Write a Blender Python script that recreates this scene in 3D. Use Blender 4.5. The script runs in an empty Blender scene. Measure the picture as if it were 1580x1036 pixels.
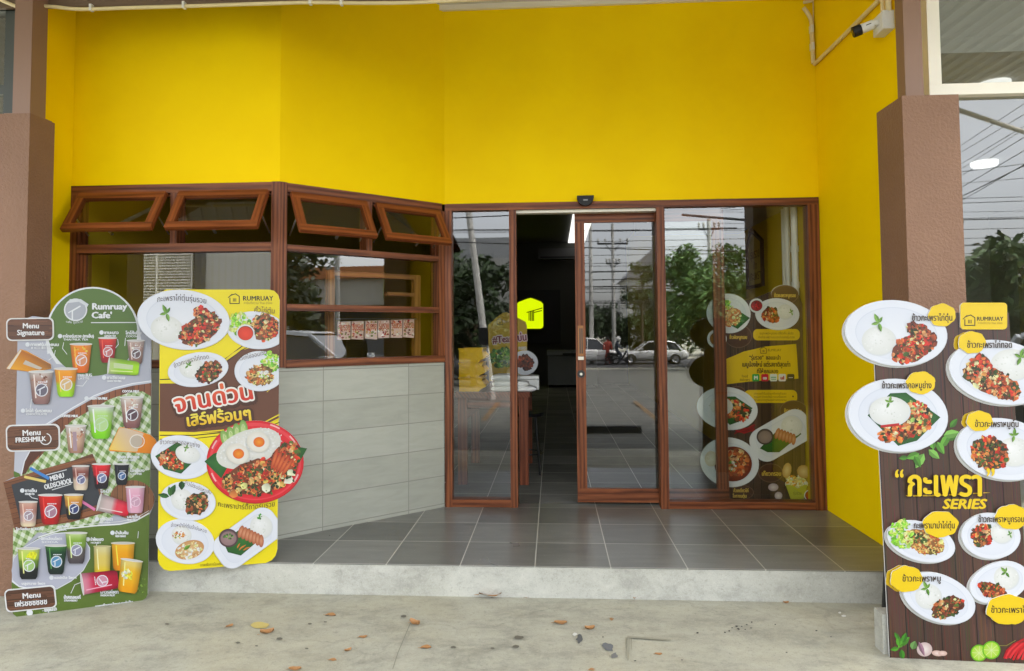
import bpy, bmesh, math, random
import numpy as np
from mathutils import Matrix, Vector
R = math.radians
SC = bpy.context.scene
COL = SC.collection
rnd = random.Random(7)

# ------------------------------------------------------------------ camera, sky, sun, exposure
F_PX, CY, PITCH, YAW, ROLL = 1034.962, 467.6255, 0.0452, 0.0605, -0.0069
CAM = np.array([0.0581, -5.4247, 1.3921])
c_, s_ = math.cos(YAW), math.sin(YAW)
_right = np.array([c_, s_, 0.0]); _fwd = np.array([-s_, c_, 0.0]); _up = np.array([0.0, 0, 1])
_F = _fwd*math.cos(PITCH) + _up*math.sin(PITCH); _U = _up*math.cos(PITCH) - _fwd*math.sin(PITCH)
_R = _right*math.cos(ROLL) + _U*math.sin(ROLL); _U2 = -_right*math.sin(ROLL) + _U*math.cos(ROLL)
cd = bpy.data.cameras.new('camera'); co = bpy.data.objects.new('camera', cd); COL.objects.link(co)
cd.sensor_fit = 'HORIZONTAL'; cd.sensor_width = 36.0; cd.lens = 36.0*F_PX/1580.0
cd.shift_y = (CY-518.0)/1580.0
cd.clip_start = 0.05; cd.clip_end = 2000.0
M = Matrix.Identity(4)
for i in range(3):
    M[i][0] = _R[i]; M[i][1] = _U2[i]; M[i][2] = -_F[i]; M[i][3] = CAM[i]
co.matrix_world = M
SC.camera = co

SUN_EL, SUN_AZ = R(60), R(65)
W = bpy.data.worlds.new('World'); SC.world = W; W.use_nodes = True
nt = W.node_tree; nt.nodes.clear()
wo = nt.nodes.new('ShaderNodeOutputWorld'); bg = nt.nodes.new('ShaderNodeBackground'); sk = nt.nodes.new('ShaderNodeTexSky')
sk.sky_type = 'NISHITA'; sk.sun_disc = False; sk.sun_elevation = SUN_EL; sk.sun_rotation = SUN_AZ
sk.air_density = 1.0; sk.dust_density = 4.0; sk.ozone_density = 1.0
hs = nt.nodes.new('ShaderNodeHueSaturation'); hs.inputs['Saturation'].default_value = 0.28
tc = nt.nodes.new('ShaderNodeTexCoord'); nz = nt.nodes.new('ShaderNodeTexNoise')
nz.inputs['Scale'].default_value = 2.2; nz.inputs['Detail'].default_value = 5.0
mp = nt.nodes.new('ShaderNodeMapping'); mp.inputs['Scale'].default_value = (1, 1, 2.5)
rp = nt.nodes.new('ShaderNodeMapRange'); rp.inputs[1].default_value = 0.3; rp.inputs[2].default_value = 0.7
rp.inputs[3].default_value = 0.85; rp.inputs[4].default_value = 1.2
mx = nt.nodes.new('ShaderNodeMix'); mx.data_type = 'RGBA'; mx.blend_type = 'MULTIPLY'; mx.inputs[0].default_value = 1.0
nt.links.new(sk.outputs[0], hs.inputs['Color']); nt.links.new(tc.outputs['Generated'], mp.inputs[0])
nt.links.new(mp.outputs[0], nz.inputs['Vector']); nt.links.new(nz.outputs[0], rp.inputs[0])
nt.links.new(hs.outputs[0], mx.inputs[6]); nt.links.new(rp.outputs[0], mx.inputs[7])
nt.links.new(mx.outputs[2], bg.inputs[0]); nt.links.new(bg.outputs[0], wo.inputs[0])
bg.inputs[1].default_value = 0.15
sd = bpy.data.lights.new('sun', 'SUN'); so = bpy.data.objects.new('sun', sd); COL.objects.link(so)
sd.energy = 0.9; sd.angle = R(20); sd.color = (1.0, 0.96, 0.9)
_sd = Vector((math.sin(SUN_AZ)*math.cos(SUN_EL), math.cos(SUN_AZ)*math.cos(SUN_EL), math.sin(SUN_EL)))
so.rotation_euler = _sd.to_track_quat('Z', 'Y').to_euler(); so.location = (0, -10, 30)
SC.view_settings.view_transform = 'Standard'; SC.view_settings.look = 'None'
SC.view_settings.gamma = 1.0; SC.view_settings.use_curve_mapping = False
EXPO = 3.17; SC.view_settings.exposure = EXPO
SC.cycles.max_bounces = 10; SC.cycles.diffuse_bounces = 5; SC.cycles.glossy_bounces = 5
SC.cycles.transparent_max_bounces = 16; SC.cycles.use_denoising = True
SC.cycles.caustics_reflective = False; SC.cycles.caustics_refractive = False

# ------------------------------------------------------------------ helpers
def lin(c):
    return tuple(((v/255.0)/12.92 if v/255.0 <= 0.04045 else ((v/255.0+0.055)/1.055)**2.4) for v in c)
def sight(px, py):
    return _F + _R*((px-790.0)/F_PX) - _U2*((py-CY)/F_PX)
def on(axis, val, px, py):
    d = sight(px, py); return CAM + d*((val-CAM[axis])/d[axis])

class MB:
    """collects faces with a colour per corner, a material slot and a grain uv"""
    def __init__(s, T=None): s.v = []; s.f = []; s.c = []; s.m = []; s.uv = []; s.T = T
    def vert(s, p):
        if s.T is not None: p = s.T @ Vector(p)
        s.v.append((float(p[0]), float(p[1]), float(p[2]))); return len(s.v)-1
    def face(s, pts, col=(1, 1, 1), mat=0, uv=None):
        ix = [s.vert(p) for p in pts]; s.f.append(ix); s.m.append(mat)
        s.c.append(list(col) if isinstance(col[0], (tuple, list)) else [col]*len(ix))
        s.uv.append(uv if uv else [(0, 0)]*len(ix))
    def box(s, a, b, col=(1, 1, 1), mat=0):
        a = [min(a[i], b[i]) for i in range(3)], [max(a[i], b[i]) for i in range(3)]
        lo, hi = a
        d = [hi[i]-lo[i] for i in range(3)]; L = d.index(max(d)); off = rnd.random()*50
        P = [(x, y, z) for x in (lo[0], hi[0]) for y in (lo[1], hi[1]) for z in (lo[2], hi[2])]
        for q in ((0, 1, 3, 2), (4, 6, 7, 5), (0, 4, 5, 1), (2, 3, 7, 6), (0, 2, 6, 4), (1, 5, 7, 3)):
            pts = [P[i] for i in q]; o = [i for i in range(3) if i != L]
            s.face(pts, col, mat, [(p[L]+off, p[o[0]]+p[o[1]]*0.77+off) for p in pts])
    def tube(s, path, r, col=(1, 1, 1), mat=0, n=8, cap=True, r2=None):
        P = [Vector(p) for p in path]; rings = []
        for i, p in enumerate(P):
            t = (P[min(i+1, len(P)-1)]-P[max(i-1, 0)]).normalized()
            a = Vector((0, 0, 1)) if abs(t.z) < 0.9 else Vector((1, 0, 0))
            u = t.cross(a).normalized(); w = t.cross(u)
            rr = r if r2 is None else r+(r2-r)*i/(len(P)-1)
            rings.append([p+(u*math.cos(2*math.pi*k/n)+w*math.sin(2*math.pi*k/n))*rr for k in range(n)])
        for i in range(len(rings)-1):
            for k in range(n):
                s.face([rings[i][k], rings[i][(k+1) % n], rings[i+1][(k+1) % n], rings[i+1][k]], col, mat,
                       [(i, k), (i, k+1), (i+1, k+1), (i+1, k)])
        if cap:
            s.face(rings[0][::-1], col, mat); s.face(rings[-1], col, mat)
    def lathe(s, prof, c=(0, 0, 0), n=20, col=(1, 1, 1), mat=0):
        for i in range(len(prof)-1):
            for k in range(n):
                a, b = 2*math.pi*k/n, 2*math.pi*(k+1)/n
                (r0, z0), (r1, z1) = prof[i], prof[i+1]
                q = [(c[0]+r0*math.cos(a), c[1]+r0*math.sin(a), c[2]+z0), (c[0]+r0*math.cos(b), c[1]+r0*math.sin(b), c[2]+z0),
                     (c[0]+r1*math.cos(b), c[1]+r1*math.sin(b), c[2]+z1), (c[0]+r1*math.cos(a), c[1]+r1*math.sin(a), c[2]+z1)]
                if r0 < 1e-6: q = [q[0], q[2], q[3]]
                elif r1 < 1e-6: q = q[:3]
                s.face(q, col, mat)
    def prism(s, poly, axis, a, b, col=(1, 1, 1), mat=0):
        def P(q, v):
            o = [0, 0, 0]; k = [i for i in range(3) if i != axis]; o[k[0]] = q[0]; o[k[1]] = q[1]; o[axis] = v; return tuple(o)
        s.face([P(q, a) for q in poly], col, mat); s.face([P(q, b) for q in poly][::-1], col, mat)
        for i in range(len(poly)):
            q, r = poly[i], poly[(i+1) % len(poly)]
            s.face([P(q, a), P(q, b), P(r, b), P(r, a)], col, mat)
    def build(s, name, mats, parent=None, smooth=False, weld=False, bevel=0.0, label=None):
        me = bpy.data.meshes.new(name); me.from_pydata(s.v, [], s.f)
        if not isinstance(mats, (list, tuple)): mats = [mats]
        for m in mats: me.materials.append(m)
        me.polygons.foreach_set('material_index', s.m)
        ca = me.color_attributes.new('print', 'FLOAT_COLOR', 'CORNER')
        ca.data.foreach_set('color', [x for f in s.c for c in f for x in (c[0], c[1], c[2], 1.0)])
        ul = me.uv_layers.new(name='grain')
        ul.data.foreach_set('uv', [x for f in s.uv for c in f for x in c])
        me.update()
        if weld:
            bm = bmesh.new(); bm.from_mesh(me); bmesh.ops.remove_doubles(bm, verts=bm.verts, dist=1e-5)
            bmesh.ops.recalc_face_normals(bm, faces=bm.faces); bm.to_mesh(me); bm.free()
        if smooth: me.polygons.foreach_set('use_smooth', [True]*len(me.polygons))
        o = bpy.data.objects.new(name, me); COL.objects.link(o)
        if parent is not None: o.parent = parent
        if bevel > 0:
            bv = o.modifiers.new('bevel', 'BEVEL'); bv.width = bevel; bv.segments = 2; bv.limit_method = 'ANGLE'
        if label: o['label'] = label
        return o

def tag(o, label=None, cat=None, group=None, kind=None):
    if label: o['label'] = label
    if cat: o['category'] = cat
    if group: o['group'] = group
    if kind: o['kind'] = kind
    return o
def thing(name, label, cat, loc=(0, 0, 0), rz=0.0, group=None, mat=None):
    o = bpy.data.objects.new(name, None); o.empty_display_size = 0.1; COL.objects.link(o)
    if mat is not None: o.matrix_world = mat
    else: o.location = loc; o.rotation_euler = (0, 0, rz)
    return tag(o, label, cat, group)
def copy_tree(o, parent=None):
    n = o.copy(); COL.objects.link(n)
    if parent is not None: n.parent = parent
    for ch in list(o.children): copy_tree(ch, n)
    return n

# ------------------------------------------------------------------ materials
MATS = {}
def mat(name, col=(0.5, 0.5, 0.5), rough=0.5, metal=0.0, spec=0.5, emit=None, es=0.0):
    m = bpy.data.materials.new(name); m.use_nodes = True; b = m.node_tree.nodes['Principled BSDF']
    b.inputs['Base Color'].default_value = (*col, 1); b.inputs['Roughness'].default_value = rough
    b.inputs['Metallic'].default_value = metal; b.inputs['Specular IOR Level'].default_value = spec
    if emit: b.inputs['Emission Color'].default_value = (*emit, 1); b.inputs['Emission Strength'].default_value = es
    MATS[name] = m; return m
def N(m, t, **k):
    n = m.node_tree.nodes.new(t)
    for a, v in k.items():
        if a.startswith('i_'): n.inputs[a[2:].replace('_', ' ')].default_value = v
        else: setattr(n, a, v)
    return n
def L(m, a, b): m.node_tree.links.new(a, b)
def B_(m): return m.node_tree.nodes['Principled BSDF']
def ramp(m, fac, stops, interp='LINEAR'):
    r = N(m, 'ShaderNodeValToRGB'); r.color_ramp.interpolation = interp
    e = r.color_ramp.elements
    while len(e) < len(stops): e.new(0.5)
    for x, (p, c) in zip(e, stops): x.position = p; x.color = (*c, 1)
    L(m, fac, r.inputs[0]); return r.outputs[0]
def bump(m, h, strength, dist=0.01):
    b = N(m, 'ShaderNodeBump'); b.inputs['Strength'].default_value = strength; b.inputs['Distance'].default_value = dist
    L(m, h, b.inputs['Height']); L(m, b.outputs[0], B_(m).inputs['Normal'])
def objco(m, scale=(1, 1, 1), world=False):
    mpn = N(m, 'ShaderNodeMapping'); mpn.inputs['Scale'].default_value = scale
    if world: L(m, N(m, 'ShaderNodeNewGeometry').outputs['Position'], mpn.inputs[0])
    else: L(m, N(m, 'ShaderNodeTexCoord').outputs['Object'], mpn.inputs[0])
    return mpn.outputs[0]
def noise(m, vec, scale, detail=4.0, rough=0.5, dist=0.0):
    n = N(m, 'ShaderNodeTexNoise'); n.inputs['Scale'].default_value = scale; n.inputs['Detail'].default_value = detail
    n.inputs['Roughness'].default_value = rough; n.inputs['Distortion'].default_value = dist
    L(m, vec, n.inputs['Vector']); return n.outputs[0]
def mixc(m, fac, a, b, mode='MIX'):
    n = N(m, 'ShaderNodeMix', data_type='RGBA', blend_type=mode)
    for k, v in ((0, fac), (6, a), (7, b)):
        if hasattr(v, 'is_linked') or hasattr(v, 'links'): L(m, v, n.inputs[k])
        elif k == 0: n.inputs[0].default_value = v
        else: n.inputs[k].default_value = (*v, 1)
    return n.outputs[2]

def grainy(name, dark, mid, light, rough=0.45, s=1.0):
    m = mat(name, mid, rough, spec=0.28); uv = N(m, 'ShaderNodeUVMap', uv_map='grain')
    mp1 = N(m, 'ShaderNodeMapping'); mp1.inputs['Scale'].default_value = (2.2*s, 38*s, 1); L(m, uv.outputs[0], mp1.inputs[0])
    n1 = noise(m, mp1.outputs[0], 1.0, 6, 0.6, 0.9)
    mp2 = N(m, 'ShaderNodeMapping'); mp2.inputs['Scale'].default_value = (1.1*s, 9*s, 1); L(m, uv.outputs[0], mp2.inputs[0])
    n2 = noise(m, mp2.outputs[0], 1.0, 3, 0.5, 1.5)
    wv = N(m, 'ShaderNodeTexWave', wave_type='BANDS', bands_direction='Y'); L(m, mp2.outputs[0], wv.inputs[0])
    wv.inputs['Scale'].default_value = 1.1; wv.inputs['Distortion'].default_value = 7.0; wv.inputs['Detail'].default_value = 2.0; wv.inputs['Detail Scale'].default_value = 0.6
    c1 = ramp(m, n1, [(0.3, dark), (0.5, mid), (0.72, light)])
    c2 = ramp(m, wv.outputs[1], [(0.0, dark), (0.35, mid), (1.0, light)])
    c = mixc(m, 0.45, c1, c2); L(m, c, B_(m).inputs['Base Color'])
    bump(m, n1, 0.15, 0.002); return m

WOOD = grainy('frame_wood', lin((54, 26, 14)), lin((107, 57, 31)), lin((146, 87, 52)), 0.44)
WOODA = grainy('sash_wood', lin((80, 38, 16)), lin((120, 61, 27)), lin((146, 82, 42)), 0.4)
WOODI = grainy('inner_wood', lin((92, 56, 24)), lin((150, 98, 48)), lin((172, 120, 66)), 0.5)
TABLEW = grainy('table_wood', lin((50, 22, 12)), lin((110, 55, 32)), lin((140, 76, 48)), 0.45)

YEL = mat('yellow_paint', lin((246, 208, 0)), 0.6, spec=0.08)
v = objco(YEL, world=True); n1 = noise(YEL, v, 1.3, 3); n2 = noise(YEL, v, 140, 2)
L(YEL, ramp(YEL, n1, [(0.3, lin((241, 202, 0))), (0.7, lin((248, 213, 0)))]), B_(YEL).inputs['Base Color']); bump(YEL, n2, 0.08, 0.002)
WHT = mat('white_plaster', (0.72, 0.7, 0.66), 0.7)
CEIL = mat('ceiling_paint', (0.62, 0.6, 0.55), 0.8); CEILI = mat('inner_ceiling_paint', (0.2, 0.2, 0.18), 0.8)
BRN = mat('brown_stucco', lin((136, 104, 86)), 0.6, spec=0.35)
v = objco(BRN, world=True); n1 = noise(BRN, v, 60, 3, 0.55, 0.3); n2 = noise(BRN, v, 2, 4)
L(BRN, ramp(BRN, n2, [(0.3, lin((123, 91, 70))), (0.7, lin((135, 102, 80)))]), B_(BRN).inputs['Base Color'])
n3 = noise(BRN, v, 9, 4, 0.6, 0.8); bump(BRN, mixc(BRN, 0.3, ramp(BRN, n1, [(0.42, (0, 0, 0)), (0.6, (1, 1, 1))]), n3), 0.5, 0.006)
BRNM = mat('brown_steel', lin((132, 102, 84)), 0.45)
BEAM = mat('brown_beam', lin((104, 84, 66)), 0.6)

TILE = mat('floor_tile', (0.1, 0.1, 0.095), 0.3, spec=0.5)
v = objco(TILE, world=True); br = N(TILE, 'ShaderNodeTexBrick', offset=0.0, offset_frequency=1, squash=1.0, squash_frequency=1)
mpt = N(TILE, 'ShaderNodeMapping'); L(TILE, v, mpt.inputs[0]); mpt.inputs['Location'].default_value = (0.0625+4.5, 0.4482+4.5, 0)
L(TILE, mpt.outputs[0], br.inputs['Vector']); br.inputs['Scale'].default_value = 1.0
br.inputs['Brick Width'].default_value = 0.45; br.inputs['Row Height'].default_value = 0.45
br.inputs['Mortar Size'].default_value = 0.003; br.inputs['Mortar Smooth'].default_value = 0.1
br.inputs['Color1'].default_value = (0, 0, 0, 1); br.inputs['Color2'].default_value = (1, 1, 1, 1)
mps = N(TILE, 'ShaderNodeMapping'); mps.inputs['Scale'].default_value = (1.0, 5.0, 1); L(TILE, v, mps.inputs[0])
n1 = noise(TILE, mps.outputs[0], 3.0, 5, 0.55, 0.2); n2 = noise(TILE, v, 75, 2, 0.5); n3 = noise(TILE, v, 1.6, 3, 0.5)
tc1 = ramp(TILE, n1, [(0.25, lin((98, 98, 94))), (0.6, lin((110, 110, 105))), (0.85, lin((124, 124, 118)))])
tc1 = mixc(TILE, 0.35, tc1, br.outputs['Color'], 'SOFT_LIGHT')
dust = ramp(TILE, n3, [(0.5, (0, 0, 0)), (0.85, (0.42, 0.42, 0.42))])
spk = ramp(TILE, n2, [(0.66, (0, 0, 0)), (0.76, (0.45, 0.45, 0.45))])
tc1 = mixc(TILE, dust, tc1, lin((150, 148, 140))); tc1 = mixc(TILE, spk, tc1, lin((170, 168, 160)))
L(TILE, mixc(TILE, br.outputs['Fac'], tc1, lin((190, 188, 178))), B_(TILE).inputs['Base Color'])
L(TILE, ramp(TILE, n3, [(0.3, (0.27, 0.27, 0.27)), (0.75, (0.33, 0.33, 0.33))]), B_(TILE).inputs['Roughness'])

TILE2 = TILE.copy(); TILE2.name = 'inner_floor_tile'
for l_ in list(B_(TILE2).inputs['Roughness'].links): TILE2.node_tree.links.remove(l_)
B_(TILE2).inputs['Roughness'].default_value = 0.75; B_(TILE2).inputs['Specular IOR Level'].default_value = 0.12
DADO = mat('wall_tile', lin((150, 152, 140)), 0.45)
uv = N(DADO, 'ShaderNodeUVMap', uv_map='grain'); br = N(DADO, 'ShaderNodeTexBrick', offset=0.0, offset_frequency=1, squash=1.0)
L(DADO, uv.outputs[0], br.inputs['Vector']); br.inputs['Scale'].default_value = 1.0; br.inputs['Brick Width'].default_value = 0.6962
br.inputs['Row Height'].default_value = 0.2225; br.inputs['Mortar Size'].default_value = 0.003; br.inputs['Mortar Smooth'].default_value = 0.1
br.inputs['Color1'].default_value = (0.35, 0.35, 0.35, 1); br.inputs['Color2'].default_value = (0.65, 0.65, 0.65, 1)
mpd = N(DADO, 'ShaderNodeMapping'); mpd.inputs['Scale'].default_value = (2, 9, 1); L(DADO, uv.outputs[0], mpd.inputs[0])
n1 = noise(DADO, mpd.outputs[0], 2, 5, 0.6, 0.8); n2 = noise(DADO, uv.outputs[0], 3.5, 5)
c1 = ramp(DADO, n1, [(0.3, lin((156, 158, 146))), (0.7, lin((167, 168, 156)))]); c1 = mixc(DADO, ramp(DADO, n2, [(0.55, (0, 0, 0)), (0.8, (0.2, 0.2, 0.2))]), c1, lin((182, 181, 168)))
c1 = mixc(DADO, 0.4, c1, br.outputs['Color'], 'SOFT_LIGHT')
L(DADO, mixc(DADO, br.outputs['Fac'], c1, lin((130, 130, 120))), B_(DADO).inputs['Base Color'])
bump(DADO, mixc(DADO, br.outputs['Fac'], (1, 1, 1), (0, 0, 0)), 0.4, 0.003)

def concrete(name, base, streak, stain=1.0):
    m = mat(name, base, 0.75); v = objco(m, world=True)
    a = N(m, 'ShaderNodeMapping'); a.inputs['Scale'].default_value = (1.0, 1.7, 1.7); L(m, v, a.inputs[0])
    n1 = noise(m, a.outputs[0], 3.4, 12, 0.78, 0.15); n2 = noise(m, v, 0.9, 6, 0.62, 0.3); n3 = noise(m, v, 110, 4, 0.7); n4 = noise(m, a.outputs[0], 1.9, 10, 0.75, 0.25); n5 = noise(m, v, 34, 5, 0.75)
    d = tuple(x*0.62 for x in base); l = tuple(min(1, x*1.22) for x in base)
    c = ramp(m, n1, [(0.30, d), (0.5, base), (0.70, l)])
    c = mixc(m, ramp(m, n2, [(0.44, (0, 0, 0)), (0.68, (0.5*stain,)*3)]), c, streak)
    c = mixc(m, ramp(m, n4, [(0.54, (0, 0, 0)), (0.66, (0.55*stain,)*3)]), c, tuple(x*0.55 for x in base))
    c = mixc(m, ramp(m, n5, [(0.56, (0, 0, 0)), (0.68, (0.6*stain,)*3)]), c, tuple(x*0.58 for x in base))
    c = mixc(m, ramp(m, n5, [(0.30, (0.4,)*3), (0.42, (0, 0, 0))]), c, tuple(min(1, x*1.35) for x in base))
    c = mixc(m, ramp(m, n3, [(0.52, (0, 0, 0)), (0.7, (0.4,)*3)]), c, l)
    vo = N(m, 'ShaderNodeTexVoronoi', feature='DISTANCE_TO_EDGE'); vo.inputs['Scale'].default_value = 0.3
    wv_ = N(m, 'ShaderNodeVectorMath', operation='ADD'); ns_ = N(m, 'ShaderNodeTexNoise'); ns_.inputs['Scale'].default_value = 3.0; ns_.inputs['Detail'].default_value = 6.0
    L(m, v, ns_.inputs['Vector']); sc_ = N(m, 'ShaderNodeVectorMath', operation='SCALE'); sc_.inputs['Scale'].default_value = 0.45; L(m, ns_.outputs['Color'], sc_.inputs[0])
    L(m, v, wv_.inputs[0]); L(m, sc_.outputs[0], wv_.inputs[1]); L(m, wv_.outputs[0], vo.inputs['Vector'])
    c = mixc(m, ramp(m, vo.outputs['Distance'], [(0.0, (0.2*(stain >= 1),)*3), (0.0022, (0, 0, 0))]), c, tuple(x*0.35 for x in base))
    n6 = noise(m, v, 190, 3, 0.6); c = mixc(m, ramp(m, n6, [(0.60, (0, 0, 0)), (0.70, (0.6*stain,)*3)]), c, tuple(x*0.4 for x in base))
    L(m, c, B_(m).inputs['Base Color']); bump(m, mixc(m, 0.6, n1, n5), 0.6, 0.006)
    return m
CONC = concrete('ground_concrete', lin((158, 156, 140)), lin((168, 160, 130)))
STEP = concrete('step_concrete', lin((171, 170, 160)), lin((152, 150, 134)), 0.9)

PRINT = mat('printed_sheet', (0.8, 0.8, 0.8), 0.42, spec=0.35)
L(PRINT, N(PRINT, 'ShaderNodeVertexColor', layer_name='print').outputs[0], B_(PRINT).inputs['Base Color'])
BACK = mat('board_back', (0.16, 0.15, 0.13), 0.7)  # shade on the backs of the boards is put into this dark colour
FOAM = mat('foam_board', (0.75, 0.75, 0.74), 0.6)
DARK = mat('black_plastic', (0.010, 0.010, 0.011), 0.5, spec=0.3)
BLKM = mat('black_steel', (0.02, 0.02, 0.02), 0.4)
CREAM = mat('cream_plastic', lin((222, 206, 160)), 0.45)
WPL = mat('white_plastic', (0.72, 0.72, 0.70), 0.4)
WMET = mat('white_frame', lin((226, 220, 205)), 0.45)
STEEL = mat('steel', (0.55, 0.54, 0.5), 0.3, metal=1.0)
def glass(name, f0, tint):
    m = bpy.data.materials.new(name); m.use_nodes = True; t = m.node_tree; t.nodes.clear()
    out = t.nodes.new('ShaderNodeOutputMaterial'); mi = t.nodes.new('ShaderNodeMixShader')
    tr = t.nodes.new('ShaderNodeBsdfTransparent'); gl = t.nodes.new('ShaderNodeBsdfGlossy'); gl.inputs['Roughness'].default_value = 0.0
    tr.inputs[0].default_value = (*tint, 1)
    lw = t.nodes.new('ShaderNodeLayerWeight'); lw.inputs[0].default_value = 0.5
    pw = t.nodes.new('ShaderNodeMath'); pw.operation = 'POWER'; pw.inputs[1].default_value = 5.0
    ml = t.nodes.new('ShaderNodeMapRange'); ml.inputs[3].default_value = f0; ml.inputs[4].default_value = 1.0
    t.links.new(lw.outputs['Facing'], pw.inputs[0]); t.links.new(pw.outputs[0], ml.inputs[0]); t.links.new(ml.outputs[0], mi.inputs[0])
    t.links.new(tr.outputs[0], mi.inputs[1]); t.links.new(gl.outputs[0], mi.inputs[2]); t.links.new(mi.outputs[0], out.inputs[0])
    return m
GLASS = glass('window_glass', 0.115, (0.84, 0.87, 0.83))
GLASSD = glass('shop_glass', 0.12, (0.6, 0.62, 0.6))

# ------------------------------------------------------------------ the setting
GZ = -0.18
LZ = -0.62                                   # the lot falls away towards the street
g = MB(); g.face([(-300, -8, GZ), (300, -8, GZ), (300, 300, GZ), (-300, 300, GZ)]); g.face([(-300, -31, LZ), (300, -31, LZ), (300, -8, GZ), (-300, -8, GZ)]); g.face([(-300, -300, LZ), (300, -300, LZ), (300, -31, LZ), (-300, -31, LZ)])
tag(g.build('ground', CONC), kind='structure')
LOT = concrete('lot_concrete', lin((98, 98, 90)), lin((90, 88, 80)))
g = MB(); g.face([(-40, -8, GZ+0.004), (40, -8, GZ+0.004), (40, -3.6, GZ+0.004), (-40, -3.6, GZ+0.004)]); g.face([(-40, -31, LZ+0.004), (40, -31, LZ+0.004), (40, -8, GZ+0.004), (-40, -8, GZ+0.004)]); tag(g.build('parking_lot', LOT), kind='structure')
XL, XR, YW = -3.334, 2.177, -0.907           # side wall planes and the front of the left window wall
XC, XD, HF = -1.8282, -0.8207, 2.4535        # corner of the angled wall, its far end, frame height
YE = -1.354                                  # porch edge
g = MB()
g.prism([(XL-0.2, YE), (XR+0.2, YE), (XR+0.2, 0.13), (XL-0.2, 0.13)], 2, -0.17, 0.0, mat=0)
tag(g.build('porch_floor', TILE), kind='structure')
g = MB(); g.prism([(XL-0.2, 0.1301), (XR+0.2, 0.1301), (XR+0.2, 14.0), (XL-0.2, 14.0)], 2, -0.17, 0.0); tag(g.build('shop_floor', TILE2), kind='structure')
g = MB(); g.box((-6.0, YE-0.008, GZ-0.02), (XR+0.35, YE-0.0005, -0.004)); tag(g.build('porch_step', STEP), kind='structure')
# stains, paint drips and old marks on the concrete
stm = mat('stain_print', (0.1, 0.1, 0.1), 0.7); L(stm, N(stm, 'ShaderNodeVertexColor', layer_name='print').outputs[0], B_(stm).inputs['Base Color'])
g = MB(); k = 0
def splat(px, py, rx, ry, col, n=11, jag=0.35, rot=0.0):
    global k
    k += 1; pts = []
    for i in range(n):
        a = 2*math.pi*i/n; q = 1-jag*rnd.random(); x, y = rx*q*math.cos(a), ry*q*math.sin(a)
        p = on(2, GZ, px+x*math.cos(rot)-y*math.sin(rot), py+x*math.sin(rot)+y*math.cos(rot)); pts.append((p[0], p[1], GZ+0.004+k*0.0001))
    g.face(pts[::-1], lin(col))
splat(401, 966, 15, 5.5, (184, 166, 96), 14, 0.2); splat(894, 988, 6, 9, (84, 85, 84), 12, 0.5); splat(939, 1000, 11, 8, (98, 100, 102), 13, 0.55, 0.4)
splat(948, 1013, 7, 6, (106, 107, 106), 11, 0.5); splat(887, 980, 4, 3, (200, 200, 192)); splat(1302, 952, 5, 2, (205, 205, 198)); splat(1296, 947, 3, 1.5, (205, 205, 198))
for x, y in ((1120, 978), (1131, 971), (1136, 969), (1142, 974), (1150, 973), (1157, 970), (1151, 965), (1145, 969), (1159, 962), (1075, 979), (1195, 966), (1258, 975), (1282, 984), (1213, 1009), (1054, 1021), (980, 1021), (930, 985), (1140, 973), (1127, 975)):
    splat(x+rnd.uniform(-2, 2), y+rnd.uniform(-1, 1), rnd.uniform(1.2, 2.6), rnd.uniform(0.8, 1.4), (58, 54, 48))
for x, y, r in ((258, 965, 4), (367, 994, 4.5), (396, 999, 3), (473, 1003, 3.2), (431, 988, 6), (623, 953, 5), (800, 986, 9), (796, 1000, 7), (478, 965, 4), (502, 962, 3), (700, 1001, 5), (760, 1003, 4)):
    splat(x, y, r, r*0.4, (96, 92, 80))
for a, b, w in (((968, 985), (1035, 990), 1.6), ((970, 986), (969, 1022), 2.2), ((974, 988), (974, 1005), 1.0)):
    d = np.array(b)-np.array(a); l = np.hypot(*d); nn = np.array([-d[1], d[0]])/l*w; k += 1
    g.face([(*on(2, GZ, *(np.array(q)))[:2], GZ+0.004+k*0.0001) for q in (a+nn, b+nn*0.5, b-nn*0.5, a-nn)], lin((140, 137, 120)))
for a, b in (((635, 960), (614, 1010)), ((614, 1010), (606, 1035))):
    d = np.array(b)-np.array(a); l = np.hypot(*d); nn = np.array([-d[1], d[0]])/l*0.5; k += 1
    g.face([(*on(2, GZ, *(np.array(q)))[:2], GZ+0.004+k*0.0001) for q in (a+nn, b+nn, b-nn, a-nn)], lin((120, 118, 104)))
tag(g.build('ground_stains', stm), kind='structure')

# ------------------------------------------------------------------ the restaurant building
TOPZ = 4.25
bld = thing('restaurant_building', 'yellow painted restaurant front with wood framed windows and open sliding door', 'building', (0, 0, 0))
def plane_T(o, u):   # local x along u (horizontal), local y into the wall, local z up
    u = Vector(u).normalized(); n = Vector((-u.y, u.x, 0))
    return Matrix(((u.x, n.x, 0, o[0]), (u.y, n.y, 0, o[1]), (0, 0, 1, o[2] if len(o) > 2 else 0), (0, 0, 0, 1)))
TA = plane_T((XC, YW), (XD-XC, -YW)); LA = math.hypot(XD-XC, YW)
T_left = plane_T((XL, YW), (1, 0)); LW = XC-XL
# walls above the frames (0.12 m thick)
g = MB(); g.box((XD, 0, HF), (XR+0.12, 0.12, TOPZ)); g.build('wall', YEL, bld)
g = MB(); g.box((XL-0.12, YW, HF), (XC, YW+0.12, TOPZ)); g.build('wall', YEL, bld)
g = MB(TA); g.box((0.0, 0.0, HF), (LA, 0.12, TOPZ)); g.build('wall', YEL, bld)
g = MB(); g.box((XR, -1.262, 0.001), (XR+0.12, -0.002, TOPZ)); g.build('side_wall', YEL, bld)
g = MB(); g.box((XL-0.12, -1.262, -0.1), (XL, YW-0.002, TOPZ)); g.build('side_wall', YEL, bld)
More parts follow.
